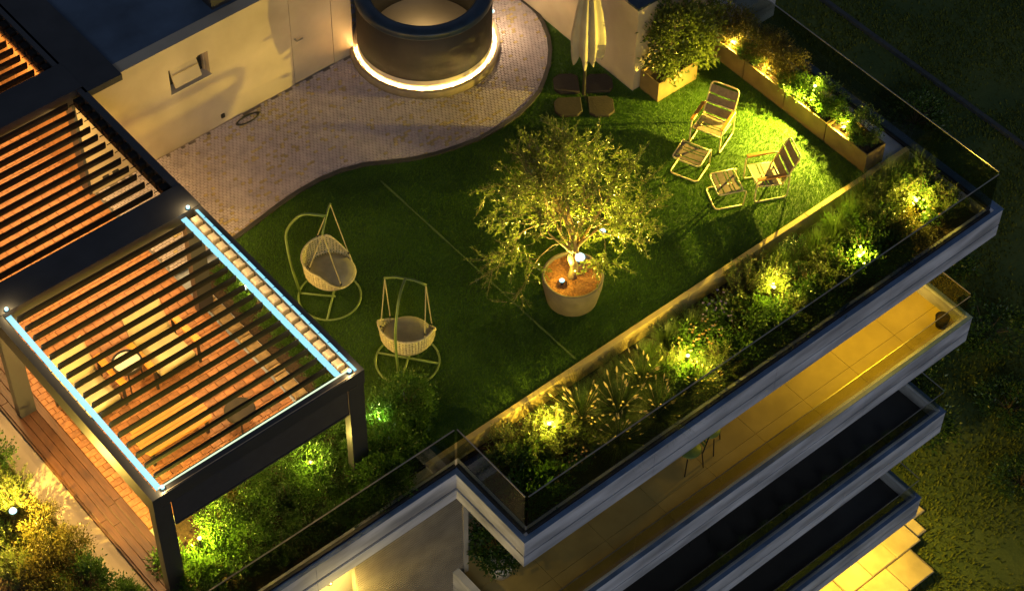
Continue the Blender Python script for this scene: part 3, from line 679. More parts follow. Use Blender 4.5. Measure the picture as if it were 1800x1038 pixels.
def foot_stool(label, loc, rz):
    t = thing('garden_footstool', label, 'footstool', loc, rz, 'tubular garden footstools on the lawn'); W = .265
    MB().tube(rr([(-W,.24,.02),(-W,-.27,.02),(W,-.27,.02),(W,.24,.02)], .08), .014, 8).obj('base_frame', 'frame_cream', t, True)
    for s_ in (-1, 1):
        MB().tube(rr([(s_*W,.24,.02),(s_*W,.27,.36),(s_*W,.20,.385)], .06), .014, 8).obj('leg', 'frame_cream', t, True)
    MB().tube(rr([(-W,.21,.385),(-W,-.24,.37),(W,-.24,.37),(W,.21,.385)], .08), .013, 8).obj('seat_frame', 'frame_cream', t, True)
    MB().tube([(-W,.21,.385),(W,.21,.385)], .012, 8).obj('cross_bar', 'frame_cream', t, True)
    bands(t, [(-.22,.38),(.19,.395)], W, [(.04,.20),(.26,.55),(.60,.70),(.75,.95)])
garden_chair('tubular garden armchair turned to the olive tree, nearest the house planter', (4.43,1.28,0), math.radians(202+90))
foot_stool('striped footstool directly in front of the armchair near the house planter', (3.63,.98,0), math.radians(202+90))
garden_chair('tubular garden armchair nearest the long planting bed, seen from its side', (4.32,-.21,0), math.radians(155+90))
foot_stool('striped footstool beside the side-on armchair, closest to the retaining wall', (3.63,.08,0), math.radians(155+90))
# ---- hanging egg chairs
def hanging_chair(label, loc, rz, bz):
    "local -X is the side of the curved stand"
    t = thing('hanging_chair', label, 'hanging chair', loc, rz, 'hanging basket chairs on C-stands')
    ring = [(.52*math.cos(a_), .52*math.sin(a_), .025) for a_ in np.linspace(0, 2*PI, 49)[:-1]]
    MB().tube(ring, .018, 8, True).obj('base_ring', 'frame_green', t, True)
    MB().tube([(-.52,0,.025),(.10,0,.025)], .02, 8).obj('base_bar', 'frame_green', t, True)
    MB().tube([(.05,-.515,.025),(.05,.515,.025)], .02, 8).obj('base_bar', 'frame_green', t, True)
    c = rr([(-.50,0,.03),(-.62,0,.75),(-.66,0,1.55),(-.35,0,2.02),(.06,0,2.0)], .5, 8)
    MB().tube(c, .022, 10).obj('stand', 'frame_green', t, True)
    MB().tube([(.05,-.34,1.93),(.05,-.15,2.0),(.05,.15,2.0),(.05,.34,1.93)], .018, 8).obj('cross_bar', 'frame_green', t, True)
    bc = Vector((.06, 0, bz))
    # woven bowl: strands
    mb = MB(); R0 = .44
    def rim(a_):  # rim height over the bowl bottom; open towards +X
        q = math.cos(a_); return .16+.40*min(1, max(0, (0.75-q)/1.0))**1.3
    def pt(a_, v):
        h = rim(a_); z = v*h; r_ = R0*(.30+.70*min(1, (v*h/.22))**.5) if v*h < .22 else R0*(1+.05*(v*h-.22)/.3)
        return bc+Vector((r_*math.cos(a_), r_*math.sin(a_), z))
    NA, NV = 56, 12
    V_ = [pt(2*PI*i/NA, j/NV) for i in range(NA) for j in range(NV+1)]
    shell = MB()
    for i in range(NA):
        a0, a1 = 2*PI*i/NA, 2*PI*(i+.62)/NA
        P0 = [pt(a0, j/NV) for j in range(NV+1)]; P1 = [pt(a1, j/NV) for j in range(NV+1)]
        shell._add(P0+P1, [(j, NV+1+j, NV+2+j, j+1) for j in range(NV)])
    for j in range(1, NV):
        P0 = []; P1 = []
        for i in range(NA):
            off = (.006 if i % 2 else -.006); a_ = 2*PI*i/NA; q = pt(a_, j/NV); nrm = Vector((math.cos(a_), math.sin(a_), 0))*off
            q2 = pt(a_, min(1, (j+.55)/NV)); P0.append(q+nrm); P1.append(q2+nrm)
        shell._add(P0+P1, [(i, (i+1) % NA, NA+(i+1) % NA, NA+i) for i in range(NA)])
    so = shell.obj('woven_basket', 'wicker', t); so['kind'] = 'stuff'
    MB().lathe([(0,.012),(.135,.0),(.15,.01)], 20, (bc.x, bc.y)).obj('basket_bottom', 'wicker', t).location = (0,0,bz)
    MB().tube([pt(2*PI*i/64, 1) for i in range(64)], .017, 8, True).obj('rim_tube', 'wicker', t, True)
    cu = MB().lathe([(0,.10),(.30,.10),(.385,.13),(.40,.17),(.37,.21),(.25,.235),(0,.24)], 36, (bc.x, 0)).obj('seat_cushion', 'cushion_dark', t, True); cu.location = (0,0,bz)
    for s_ in (-1, 1):
        top = Vector((.05, s_*.33, 1.92))
        for a_ in (s_*.95, s_*2.25):
            MB().tube([top, pt(a_, 1)], .009, 6).obj('rope', 'rope', t)
            o_ = MB().lathe([(0,-.03),(.016,-.02),(.016,.02),(0,.03)], 8).obj('rope_knot', 'dark_metal', t); o_.location = top.lerp(pt(a_, 1), .93)
hanging_chair('hanging basket chair with bowed stand, the one closer to the paving', (-3.06,2.60,0), math.atan2(-.73,.68), .48)
hanging_chair('hanging basket chair over a full ring base, closest to the pergola corner', (-2.90,.70,0), math.radians(38), .42)
# ---- parasol
pz = thing('closed_parasol', 'closed pale canvas parasol on a stone slab base by the cream building', 'parasol', (3.36,3.52,0))
MB().tube([(0,0,.05),(0,0,3.6)], .03, 12).obj('pole', 'edging', pz, True)
def wob(a_, z):
    k_ = 1+.20*math.cos(8*a_+z*1.2)+.10*math.cos(3*a_+1+z*2)+.06*math.sin(13*a_)
    return k_
prof = [(r_*.74, z_) for r_, z_ in [(.30,1.00),(.335,1.12),(.36,1.3),(.35,1.5),(.31,1.8),(.25,2.15),(.19,2.45),(.205,2.55),(.18,2.75),(.12,3.1),(.06,3.5)]]
V_ = []; nn = 64; mb = MB()
for i, (r_, z) in enumerate(prof):
    for k_ in range(nn):
        a_ = 2*PI*k_/nn; q = wob(a_, z*.4); hz = (.09*math.cos(8*a_)+.07*math.sin(3*a_+.5)+.05*math.sin(5*a_)) if i == 0 else (.06*math.cos(8*a_) if i == 1 else 0)
        V_.append((r_*q*math.cos(a_), r_*q*math.sin(a_), z-hz))
mb._add(V_, [(i*nn+k_, i*nn+(k_+1) % nn, (i+1)*nn+(k_+1) % nn, (i+1)*nn+k_) for i in range(len(prof)-1) for k_ in range(nn)])
cn = mb.obj('canopy', 'canvas', pz, True)
MB().lathe([(.15,2.46),(.17,2.48),(.17,2.53),(.15,2.55)], 32).obj('tie_strap', 'sling', cn, True)
for s_, (a0) in ((1, .6), (1, .6+PI/2), (1, .6+PI), (1, .6+1.5*PI)):
    c_, n_ = math.cos(a0+.35), math.sin(a0+.35)
    pts = [(.10,.10),(.52,.10),(.60,.20),(.60,.44),(.50,.56),(.20,.56),(.10,.46)]
    V_ = []
    for zz, sc_ in ((.01,1.0),(.05,1.0),(.065,.96)):
        for (x, y) in pts:
            xx, yy = .35+(x-.35)*sc_-.04, .33+(y-.33)*sc_-.04
            V_.append((xx*c_-yy*n_, xx*n_+yy*c_, zz))
    k_ = len(pts); MB()._add(V_, [(l*k_+i, l*k_+(i+1) % k_, (l+1)*k_+(i+1) % k_, (l+1)*k_+i) for l in range(2) for i in range(k_)]+[tuple(2*k_+i for i in range(k_))]).obj('base_slab', 'stone_slab', pz)
mb = MB().box(-.45,.45,-.04,.04,.003,.008).box(-.04,.04,-.45,-.042,.003,.008).box(-.04,.04,.042,.45,.003,.008); mb.obj('base_cross', 'dark_metal', pz)
# ---- planters
def planter(label, x0, x1, y0, y1, h, mulch='soil'):
    t = thing('planter_box', label, 'planter', ((x0+x1)/2, (y0+y1)/2, 0), 0, 'ochre planter boxes around the lawn corner')
    a_, b_ = (x1-x0)/2, (y1-y0)/2; wl = .022
    mb = MB().box(-a_, -a_+wl, -b_, b_, 0, h).box(a_-wl, a_, -b_, b_, 0, h).box(-a_+wl, a_-wl, -b_, -b_+wl, 0, h-.001).box(-a_+wl, a_-wl, b_-wl, b_, 0, h-.001)
    mb.obj('box_wall', 'corten', t); MB().box(-a_+wl, a_-wl, -b_+wl, b_-wl, .02, h-.06).obj('planter_soil', mulch, t)
planter('ochre planter box against the cream building, holding the tall glossy shrub', 4.30, 5.27, 2.56, 3.04, .46)
ysq = [3.02, 2.03, .985, -.055, -1.06]
pl_lab = ['ochre planter box in the back corner under the amber lit shrub', 'second ochre planter box from the back corner with rusty leaved shrub', 'third ochre planter box from the back corner with two low bushes', 'ochre planter box nearest the long bed at the row end']
for i in range(4): planter(pl_lab[i], 5.93, 6.40, ysq[i+1]+.012, ysq[i]-.012, .45, 'soil')
# ---- olive pot
pot = thing('round_pot', 'large round grey pot of bark mulch carrying the olive tree', 'pot', (.05,.03,0))
MB().lathe([(0,.0),(.40,0),(.43,.03),(.50,.40),(.515,.585),(.51,.60),(.475,.60),(.465,.585),(.465,.50)], 56).obj('pot_wall', 'pot_grey', pot, True)
n_ = 28; mb = MB(); V_ = [(0,0,.545)]
for r_ in (.15,.3,.468):
    for k_ in range(n_): V_.append((r_*math.cos(2*PI*k_/n_), r_*math.sin(2*PI*k_/n_), .54+random.uniform(-.012,.012)))
mb._add(V_, [(0,1+k_,1+(k_+1) % n_) for k_ in range(n_)]); mb.f += [(1+l*n_+k_, 1+(l+1)*n_+k_, 1+(l+1)*n_+(k_+1) % n_, 1+l*n_+(k_+1) % n_) for l in range(2) for k_ in range(n_)]; mb.mi += [0]*(2*n_)
mb.obj('bark_mulch', 'bark_mulch', pot)

# ================================================================== PLANTS
def leafset(C, D, ln, wd, rng, fold=0.0):
    "rhombic leaves at C along D"
    n = len(C); D = D/np.linalg.norm(D, axis=1)[:, None]
    r = rng.normal(size=(n,3)); S = np.cross(D, r); S /= np.linalg.norm(S, axis=1)[:, None]
    ln = np.broadcast_to(ln, n)[:, None]; wd = np.broadcast_to(wd, n)[:, None]
    V = np.stack([C, C+D*ln*.45+S*wd*.5, C+D*ln, C+D*ln*.45-S*wd*.5], 1).reshape(-1,3)
    return V, np.arange(4*n).reshape(-1,4)
def shrub_mesh(seed, R, H, n, ln, wd, clumps=26, upward=.5, lump=.33, base=.12):
    rng = np.random.default_rng(seed); cc = []
    while len(cc) < clumps:
        p = rng.uniform(-1,1,3); 
        if .45 < np.linalg.norm(p) < 1 and p[2] > -.75: cc.append(p)
    cc = np.array(cc); w_ = rng.uniform(.5,1.3,clumps); w_ /= w_.sum(); idx = rng.choice(clumps, n, p=w_)
    off = rng.normal(0, lump*.55, (n,3)); P = cc[idx]+off; D = off+cc[idx]*.5+np.array([0,0,upward])+rng.normal(0,.35,(n,3))
    P = P*np.array([R,R,H*.5])+np.array([0,0,H*.52]); P[:,2] = np.maximum(P[:,2], .02)
    V, F = leafset(P, D, rng.uniform(.7,1.3,n)*ln, rng.uniform(.7,1.3,n)*wd, rng)
    st = MB()
    for c in cc[:14]:
        q = c*np.array([R,R,H*.5])*.9+np.array([0,0,H*.52]); st.tube([(0,0,0), (q[0]*.4,q[1]*.4,q[2]*.55), tuple(q)], [.012,.008,.004], 5, cap=False)
    return arrmesh('foliage', V, F), st.mesh('stem')
def feather_mesh(seed, R, H, stems, per, ln, wd):
    rng = np.random.default_rng(seed); C = []; D = []; st = MB()
    for i in range(stems):
        a_ = rng.uniform(0,2*PI); r_ = R*math.sqrt(rng.uniform(0,1)); tip = np.array([r_*math.cos(a_), r_*math.sin(a_), H*rng.uniform(.6,1.05)*(1-.35*(r_/R)**2)])
        b = np.array([tip[0]*.25, tip[1]*.25, 0]); mid = (b+tip)/2+np.array([0,0,H*.12])
        t_ = rng.uniform(.15,1,per); pts = ((1-t_)**2)[:,None]*b+(2*t_*(1-t_))[:,None]*mid+(t_**2)[:,None]*tip
        tan = (tip-b)/np.linalg.norm(tip-b); dd = rng.normal(0,.75,(per,3))+tan*1.0
        C.append(pts+rng.normal(0,.012,(per,3))); D.append(dd)
        st.tube([tuple(b), tuple(mid), tuple(tip)], [.005,.004,.002], 4, cap=False)
    C = np.concatenate(C); D = np.concatenate(D); n = len(C)
    V, F = leafset(C, D, rng.uniform(.6,1.3,n)*ln, wd, rng); return arrmesh('foliage', V, F), st.mesh('stem')
def grass_mesh(seed, R, H, blades, wd, arch=1.0, segs=5):
    rng = np.random.default_rng(seed); V = []; F = []
    a = rng.uniform(0,2*PI,blades); q = np.sqrt(rng.uniform(0,1,blades)); L = H*rng.uniform(.65,1.15,blades); lean = q*arch
    b = np.stack([np.cos(a)*q*.07*R/.4, np.sin(a)*q*.07*R/.4, np.zeros(blades)], 1); S = np.stack([-np.sin(a), np.cos(a), np.zeros(blades)], 1)*wd
    tw = rng.normal(0,.25,blades)
    rows = []
    for s in range(segs+1):
        t = s/segs; out = R*lean*(t**1.6)*1.0; z = L*(t-.42*lean*t**2.6)
        aa = a+tw*t; p = b+np.stack([np.cos(aa)*out, np.sin(aa)*out, z], 1); k = (1-t*.92)
        rows += [p-S*k, p+S*k]
    V = np.stack(rows, 1).reshape(-1,3); m_ = 2*(segs+1)
    F = np.concatenate([np.stack([np.arange(blades)*m_+2*s, np.arange(blades)*m_+2*s+1, np.arange(blades)*m_+2*s+3, np.arange(blades)*m_+2*s+2], 1) for s in range(segs)])
    return arrmesh('blades', V, F)
def plume_mesh(seed, R, H, n):
    rng = np.random.default_rng(seed); V = []; st = MB(); 
    for i in range(n):
        a_ = rng.uniform(0,2*PI); r_ = R*rng.uniform(.25,.95); z = H*rng.uniform(.85,1.15)*(1-.25*(r_/R)**2); tip = Vector((r_*math.cos(a_), r_*math.sin(a_), z))
        d = Vector((math.cos(a_)*.7, math.sin(a_)*.7, .8)).normalized(); L = rng.uniform(.05,.085)
        st.tube([tip, tip+d*L*.25, tip+d*L*.6, tip+d*L], [.004,.012,.011,.003], 6)
        st.tube([(0,0,.05), tip*.6+Vector((0,0,H*.12)), tip], .0012, 4, cap=False)
    return st.mesh('plume')
def flower_mesh(seed, R, H, n, size):
    rng = np.random.default_rng(seed); st = MB()
    for i in range(n):
        a_ = rng.uniform(0,2*PI); r_ = R*math.sqrt(rng.uniform(0,1)); c = Vector((r_*math.cos(a_), r_*math.sin(a_), H*rng.uniform(.75,1.1)))
        for p in range(5):
            b_ = 2*PI*p/5+rng.uniform(-.2,.2); e = Vector((math.cos(b_), math.sin(b_), rng.uniform(.1,.5)))*size; s_ = Vector((-math.sin(b_), math.cos(b_), 0))*size*.4
            st._add([c, c+e*.6+s_, c+e, c+e*.6-s_], [(0,1,2,3)])
    return st.mesh('flowers')
def setm(me, mt): me.materials.append(MATS[mt]); return me
PROTO = {}
def proto(kind, var, *parts): PROTO.setdefault(kind, []).append(parts)
for v in range(2):
    proto('fountain', v, ('blade_tuft', setm(grass_mesh(10+v,.58,.60,700,.0040,1.0), 'blade')), ('plume', setm(plume_mesh(20+v,.42,.46,30-6*v), 'plume')))
    proto('sedge', v, ('blade_tuft', setm(grass_mesh(30+v,.33,.42,460,.0032,.75), 'blade_dark')))
    proto('rush', v, ('blade_tuft', setm(grass_mesh(35+v,.42,.75,420,.0036,.6), 'blade')))
    f_, s_ = feather_mesh(40+v,.34,.52,60,46,.045,.008); proto('feather', v, ('foliage', setm(f_, 'leaf_feather')), ('stem', setm(s_, 'stem')))
    f_, s_ = feather_mesh(45+v,.36,.74,54,54,.055,.010); proto('tallherb', v, ('foliage', setm(f_, 'leaf_feather')), ('stem', setm(s_, 'stem')))
    f_, s_ = feather_mesh(47+v,.30,.60,44,46,.05,.010); proto('darkherb', v, ('foliage', setm(f_, 'leaf_dark')), ('stem', setm(s_, 'stem')))
    f_, s_ = shrub_mesh(50+v,.36,.55,2600,.05,.024); proto('round', v, ('foliage', setm(f_, 'leaf_dark')), ('stem', setm(s_, 'stem')))
    f_, s_ = shrub_mesh(55+v,.30,.46,1700,.055,.026); proto('bright', v, ('foliage', setm(f_, 'leaf_mid')), ('stem', setm(s_, 'stem')))
    f_, s_ = shrub_mesh(60+v,.28,.40,1300,.075,.022,upward=.9); proto('lily', v, ('foliage', setm(f_, 'leaf_mid')), ('stem', setm(s_, 'stem')))
    for fl, mt in (('violet','petal_violet'),('pink','petal_pink'),('orange','petal_orange')):
        f_, s_ = feather_mesh(70+v,.26,.42,34,34,.045,.012); proto(fl, v, ('foliage', setm(f_, 'leaf_mid')), ('flower_heads', setm(flower_mesh(80+v,.24,.42,16,.019), mt)))
    f_, s_ = shrub_mesh(90+v,.46,.80,4200,.055,.028,34); proto('hedge', v, ('foliage', setm(f_, 'leaf_mid')), ('stem', setm(s_, 'stem')))
    f_, s_ = shrub_mesh(95+v,.48,.80,4200,.05,.026,34); proto('rust', v, ('foliage', setm(f_, 'leaf_rust')), ('stem', setm(s_, 'stem')))
KIND = {'fountain': ('fountain_grass','fountain grass clump with pale bottlebrush plumes','ornamental grass'), 'sedge': ('sedge_tuft','dark fine bladed sedge tuft','ornamental grass'), 'rush': ('tall_grass','tall upright grass clump','ornamental grass'),
 'feather': ('feathery_shrub','olive feathery low shrub','shrub'), 'tallherb': ('tall_herb','tall feathery yellow-green herb','shrub'), 'darkherb': ('dark_herb','dark upright needle-leaved herb','shrub'), 'round': ('round_shrub','dark green rounded shrub','shrub'), 'bright': ('leafy_plant','bright green leafy plant','plant'),
 'lily': ('strap_leaf_plant','green plant with strap-like leaves','plant'), 'violet': ('violet_flowers','herb with pale violet flowers','flowers'), 'pink': ('pink_flowers','herb with pale pink flowers','flowers'), 'orange': ('orange_flowers','herb with small orange flowers','flowers'),
 'hedge': ('leafy_shrub','full green leafy shrub','shrub'), 'rust': ('rusty_shrub','rusty leaved bushy shrub','shrub')}
PL = []
def plant(kind, bed, x, y, z, s=1.0, sz=None): PL.append((kind, bed, x, y, z, s, sz or s))
def finish_plants():
    by = {}
    for p in PL: by.setdefault((p[0], p[1]), []).append(p)
    where = {'long': ('in the long bed, counted from the glass corner', 0, 1), 'front': ('under the pergola front, counted from the left', 0, 1), 'side': ('in the bed beside the deck, counted from the near end', 1, 1), 'left': ('in the lower left bed, counted from the bottom', 1, 1), 'row': ('in the planter row, counted from the back corner', 1, -1), 'low': ('on the balcony edge below, counted from the left', 0, 1)}
    for (k, bed), L in by.items():
        w_, ax, sg = where[bed]; L.sort(key=lambda p: sg*p[2+ax]); nm, desc, cat = KIND[k]
        for i, (_, _, x, y, z, s, sz) in enumerate(L):
            tail = w_ if len(L) > 1 else w_.split(',')[0]
            lab = (ORD[i]+' ' if len(L) > 1 else 'only ')+desc+' '+tail
            t = thing(nm, lab, cat, (x, y, z), random.uniform(0, 2*PI), desc+'s '+w_.split(',')[0]); t.scale = (s, s, sz)
            for pn, me in PROTO[k][random.randrange(len(PROTO[k]))]: link(pn, me, None, t, 'stuff' if pn in ('flower_heads', 'plume') else None)
ZB = -.30
# long bed, from the glass corner to the right end
for k, x, y, s in (('lily',-2.95,-2.55,1.1),('lily',-2.55,-2.75,.9),('pink',-2.75,-2.88,.8),('feather',-2.75,-1.55,1.25),('feather',-2.35,-1.75,1.2),('feather',-1.9,-1.6,1.1),('tallherb',-1.95,-2.05,.85),('orange',-2.0,-2.55,.9),('round',-3.2,-1.95,.9),
 ('fountain',-1.35,-1.85,1.05),('fountain',-.85,-2.15,1.15),('fountain',-.35,-2.6,1.0),('fountain',-1.2,-2.65,.9),('sedge',-1.0,-1.45,1.0),('sedge',-.35,-1.4,1.1),('fountain',-.15,-1.95,1.0),('rush',.2,-1.5,.8),('sedge',.75,-1.4,1.2),('sedge',1.2,-1.45,1.25),('feather',.45,-2.05,1.0),('fountain',.6,-2.62,.85),('orange',.95,-2.0,1.0),
 ('orange',1.25,-1.95,1.0),('feather',1.1,-2.5,1.0),('violet',1.75,-1.5,1.05),('violet',1.6,-1.85,.9),('round',1.85,-2.25,1.15),('bright',1.5,-2.65,1.0),('round',2.3,-2.65,1.0),('tallherb',2.45,-1.65,1.1),('tallherb',2.9,-1.75,1.05),('feather',2.75,-2.4,1.0),('darkherb',2.95,-1.4,1.0),('rush',3.25,-1.5,.95),('darkherb',3.2,-2.2,1.1),('darkherb',3.6,-1.75,1.1),('tallherb',3.7,-2.35,1.1),
 ('bright',4.15,-2.35,1.15),('bright',4.45,-2.75,1.0),('orange',4.2,-2.82,.9),('rush',4.0,-1.6,1.0),('rush',4.45,-1.75,1.1),('darkherb',4.7,-2.2,1.1),('rush',4.95,-1.45,1.1),('tallherb',5.35,-1.9,1.05),('rust',5.6,-2.55,.65),('tallherb',5.85,-1.75,1.1),('orange',6.2,-2.4,1.1),('rush',5.5,-1.35,1.15),('rush',6.1,-1.35,1.1),('darkherb',6.5,-1.9,1.2),('tallherb',6.45,-2.5,1.0),('rush',6.65,-1.4,1.0),('round',3.3,-2.75,.9),('round',5.05,-2.75,.9),('darkherb',6.6,-2.8,.9),('sedge',-2.4,-2.2,.9),('round',.1,-2.75,.7),('bright',-2.55,-2.05,.9),('feather',-1.55,-2.35,.9),('sedge',-.6,-1.7,1.0),('lily',.25,-2.35,1.0),('bright',.95,-1.65,.8),('feather',2.1,-1.55,1.0),('bright',2.2,-2.1,1.0),('round',3.0,-2.6,.8),('lily',3.45,-2.55,1.1),('feather',3.95,-1.95,1.1),('bright',4.75,-1.6,1.1),('round',5.2,-2.25,1.0),('feather',5.7,-2.1,.9),('bright',5.35,-1.5,1.0),('round',6.35,-1.6,1.0)):
    plant(k, 'long', max(x, -2.98), max(-2.56, y if y < -1.62 else y-.20), ZB, s*1.25, s*1.05)
# bed under the pergola front
for k, x, y, s in (('bright',-8.0,-.15,1.2),('bright',-7.55,-.45,1.25),('hedge',-7.1,-.05,.85),('hedge',-6.55,-.15,.8),('rust',-6.7,.2,.6),('darkherb',-6.0,-.35,1.1),('hedge',-5.9,.1,.8),('sedge',-6.35,-.75,1.2),('hedge',-5.35,.05,.85),('hedge',-4.9,.2,.8),('darkherb',-5.2,-.55,1.0),('sedge',-7.1,-.85,1.3),('sedge',-5.75,-.95,1.1),('round',-7.7,-.95,1.0),('hedge',-3.95,-.25,1.05),('hedge',-3.55,-.1,.9),('round',-4.2,-.7,1.0),('lily',-4.6,-.9,.9),('bright',-3.75,-.6,1.1),('hedge',-4.35,.15,.7),('hedge',-6.9,-.55,.85),('hedge',-5.6,-.35,.85),('round',-6.0,-.8,1.1),('round',-5.0,-.95,1.1),('hedge',-4.7,-.35,.8),('darkherb',-6.6,-1.0,1.1),('lily',-5.45,-1.05,1.0),('hedge',-7.9,-.6,.8),('hedge',-6.3,.25,.7),('hedge',-4.72,-.92,.95),('hedge',-4.25,-.55,1.05)):
    plant(k, 'front', x, y, -.28 if x < -3.62 else -.01, s)
for x, y, s in ((-4.25,3.95,.75),(-4.2,3.6,.8),(-4.3,3.25,.6),(-4.2,2.75,.75),(-4.25,2.3,.6),(-4.2,1.9,.7),(-4.25,1.45,.7),(-4.3,1.05,.65)):
    plant('bright', 'side', x, y, .0, s)
for k, x, y, s in (('hedge',-9.3,3.2,1.0),('hedge',-9.9,3.6,1.1),('tallherb',-9.15,2.55,1.0),('tallherb',-9.35,2.2,1.0),('darkherb',-9.7,2.5,1.2),('rust',-9.5,1.35,.75),('rust',-9.2,1.75,.65),('rust',-9.15,.95,.75),('feather',-9.75,1.6,1.1),('feather',-9.1,1.3,.9),('round',-9.25,.35,1.1),('rust',-9.65,.75,.8),('round',-8.95,-.25,.9),('hedge',-9.3,-.35,.7),('tallherb',-9.95,1.1,1.0),('round',-10.1,2.1,1.1),('rust',-9.85,.2,.8)):
    plant(k, 'left', x, y, -.12, s)
for k, x, y, s, z in (('rust',6.28,2.80,.75,.38),('rust',6.32,2.2,.7,.38),('rust',6.35,1.80,.72,.38),('rust',6.34,1.28,.68,.38),('bright',6.30,.86,.85,.38),('round',6.32,.36,.85,.38),('bright',6.30,-.10,.8,.38),('round',6.32,-.58,.8,.38),('darkherb',6.2,-.88,.6,.38),('rust',6.12,2.62,.5,.38),('bright',6.1,2.15,.6,.38),('rust',6.12,1.36,.5,.38),('bright',6.1,1.88,.55,.38),('bright',6.1,1.12,.6,.38),('bright',6.12,.12,.7,.38),('round',6.1,.82,.6,.38),('bright',6.1,-.66,.65,.38),('bright',6.16,.32,.6,.38)):
    plant(k, 'row', x, y, z, s)
for i in range(9): plant('sedge', 'low', 1.5+i*.55, -2.9, -6.02, .7)
finish_plants()
gs = [(9.2,.8,1.3),(10.6,-.6,1.6),(11.8,.9,1.5),(12.6,-1.6,1.4),(13.8,.2,1.8),(14.6,2.4,1.6),(11.2,-3.2,1.2),(16.2,4.2,1.7),(10.0,2.2,1.5),(17.8,6.2,1.6)]
gw = ['beside the middle balcony end','right of the lit balcony end','on the field level with the lit balcony','nearest the right edge, low down','at the right edge, middle height','high at the right edge','beyond the lowest balcony end','near the faint path','beneath the roof corner','beyond the faint path']
for (x, y, s_), w_ in zip(gs, gw):
    t = thing('field_bush', 'dark scrubby bush on the field below, '+w_, 'bush', (x, y, -11.9), random.uniform(0, 6), 'scrub bushes on the dark field'); t.scale = (s_*1.3, s_*1.3, s_*.8)
    for pn, me in PROTO['round'][random.randrange(2)]: link(pn, me, None, t)
# tall shrub in the house planter
t = thing('tall_shrub', 'tall glossy dark shrub in the planter against the cream building', 'shrub', (4.9,2.8,.40), 0)
f_, s_ = shrub_mesh(201,.62,1.45,6500,.075,.04,46,.3,.3); link('foliage', setm(f_, 'leaf_olive'), None, t); link('stem', setm(s_, 'stem'), None, t)
t = thing('tall_shrub', 'broad dark shrub behind the planters beside the amber lit one', 'shrub', (5.75,3.25,.0), 0)
f_, s_ = shrub_mesh(203,.60,1.5,6000,.07,.036,44,.3,.3); link('foliage', setm(f_, 'leaf_olive'), None, t); link('stem', setm(s_, 'stem'), None, t)
# balcony shrub below the corner
t = thing('potted_shrub', 'dark potted shrub on the balcony below the glass corner', 'shrub', (-2.95,-1.75,-3.22), 0)
f_, s_ = shrub_mesh(205,.42,1.0,2600,.07,.04,30,.3,.3); fo = link('foliage', setm(f_, 'leaf_dark'), None, t); fo.location = (0,0,.3); st_ = link('stem', setm(s_, 'stem'), None, t); st_.location = (0,0,.3)
MB().lathe([(0,0),(.20,0),(.25,.35),(.22,.35),(.2,.3),(0,.3)], 24).obj('pot', 'white_paint', t, True)
# ---- olive tree
tr = thing('olive_tree', 'multi-branched olive tree lit from below in the round pot', 'tree', (.05,.03,.52))
rng = np.random.default_rng(5); st = MB(); tips = []
st.tube([(0,.02,0),(.02,.0,.25),(-.03,.03,.5),(.02,.02,.75)], [.085,.07,.062,.055], 10)
def limb(p, d, L, r, depth):
    p = Vector(p); d = Vector(d).normalized(); pts = [p]; rs = [r]; q = p.copy()
    for i in range(4):
        d = (d+Vector(rng.normal(0,.16,3))+Vector((0,0,.05))).normalized(); q = q+d*L/4; pts.append(q.copy()); rs.append(r*(1-.17*(i+1)))
    st.tube(pts, rs, 6 if depth < 2 else 5, cap=False)
    if depth >= 2:
        for k_ in range(2, 5): tips.append((pts[k_], d))
    if depth < 3:
        for k_ in range(3 if depth else 4):
            b_ = pts[random.choice((2,3,4))]; dd = d+Vector(rng.normal(0,.62,3)); dd.z = max(dd.z, -.25); limb(b_, dd, L*rng.uniform(.6,.85), rs[3]*.7, depth+1)
lobes = [((-.75,.75,1.0),1.15),((.15,.95,1.15),1.25),((.85,.55,1.05),1.2),((.95,-.35,.75),1.1),((-.15,-.35,1.1),.95),((-1.0,.05,.75),1.0),((.45,.25,1.5),1.15),((.55,-.8,.5),.85),((-.35,.6,1.5),1.1)]
random.seed(11)
for (dv, L) in lobes: limb((rng.normal(0,.03),rng.normal(0,.03),.6+rng.uniform(0,.2)), (dv[0]*.75,dv[1]*.75,dv[2]*1.15), L*.80, .036, 0)
st.obj('trunk', 'bark', tr, True)
C = []; D = []; tw_ = MB()
for (p, d) in tips:
    if rng.uniform() < .40 or (p.z > 1.5 and math.hypot(p.x, p.y) < .6 and rng.uniform() < .6): continue
    for q in range(rng.integers(1,3)):
        dd = (np.array(d)+rng.normal(0,.45,3)); dd[2] += .1; dd /= np.linalg.norm(dd); L = rng.uniform(.16,.42); b_ = np.array(p); k_ = int(L*78)
        t_ = rng.uniform(0,1,k_); sg_ = np.array([0,0,-.10])*L
        pos = b_+dd*L*t_[:,None]+sg_*(t_**2)[:,None]+rng.normal(0,.016,(k_,3)); C.append(pos); D.append(dd*1.0+rng.normal(0,.7,(k_,3)))
        st2 = b_+dd*L+sg_; tw_.tube([tuple(b_), tuple(b_+dd*L*.5+sg_*.25), tuple(st2)], [.004,.003,.0015], 4, cap=False)
tw_.obj('twigs', 'bark', tr)
C = np.concatenate(C); D = np.concatenate(D); 
print('olive leaves', len(C), C.min(0), C.max(0))
V, F = leafset(C, D, rng.uniform(.045,.08,len(C)), rng.uniform(.016,.026,len(C)), rng)
link('crown', setm(arrmesh('crown', V, F), 'leaf_olive'), None, tr)

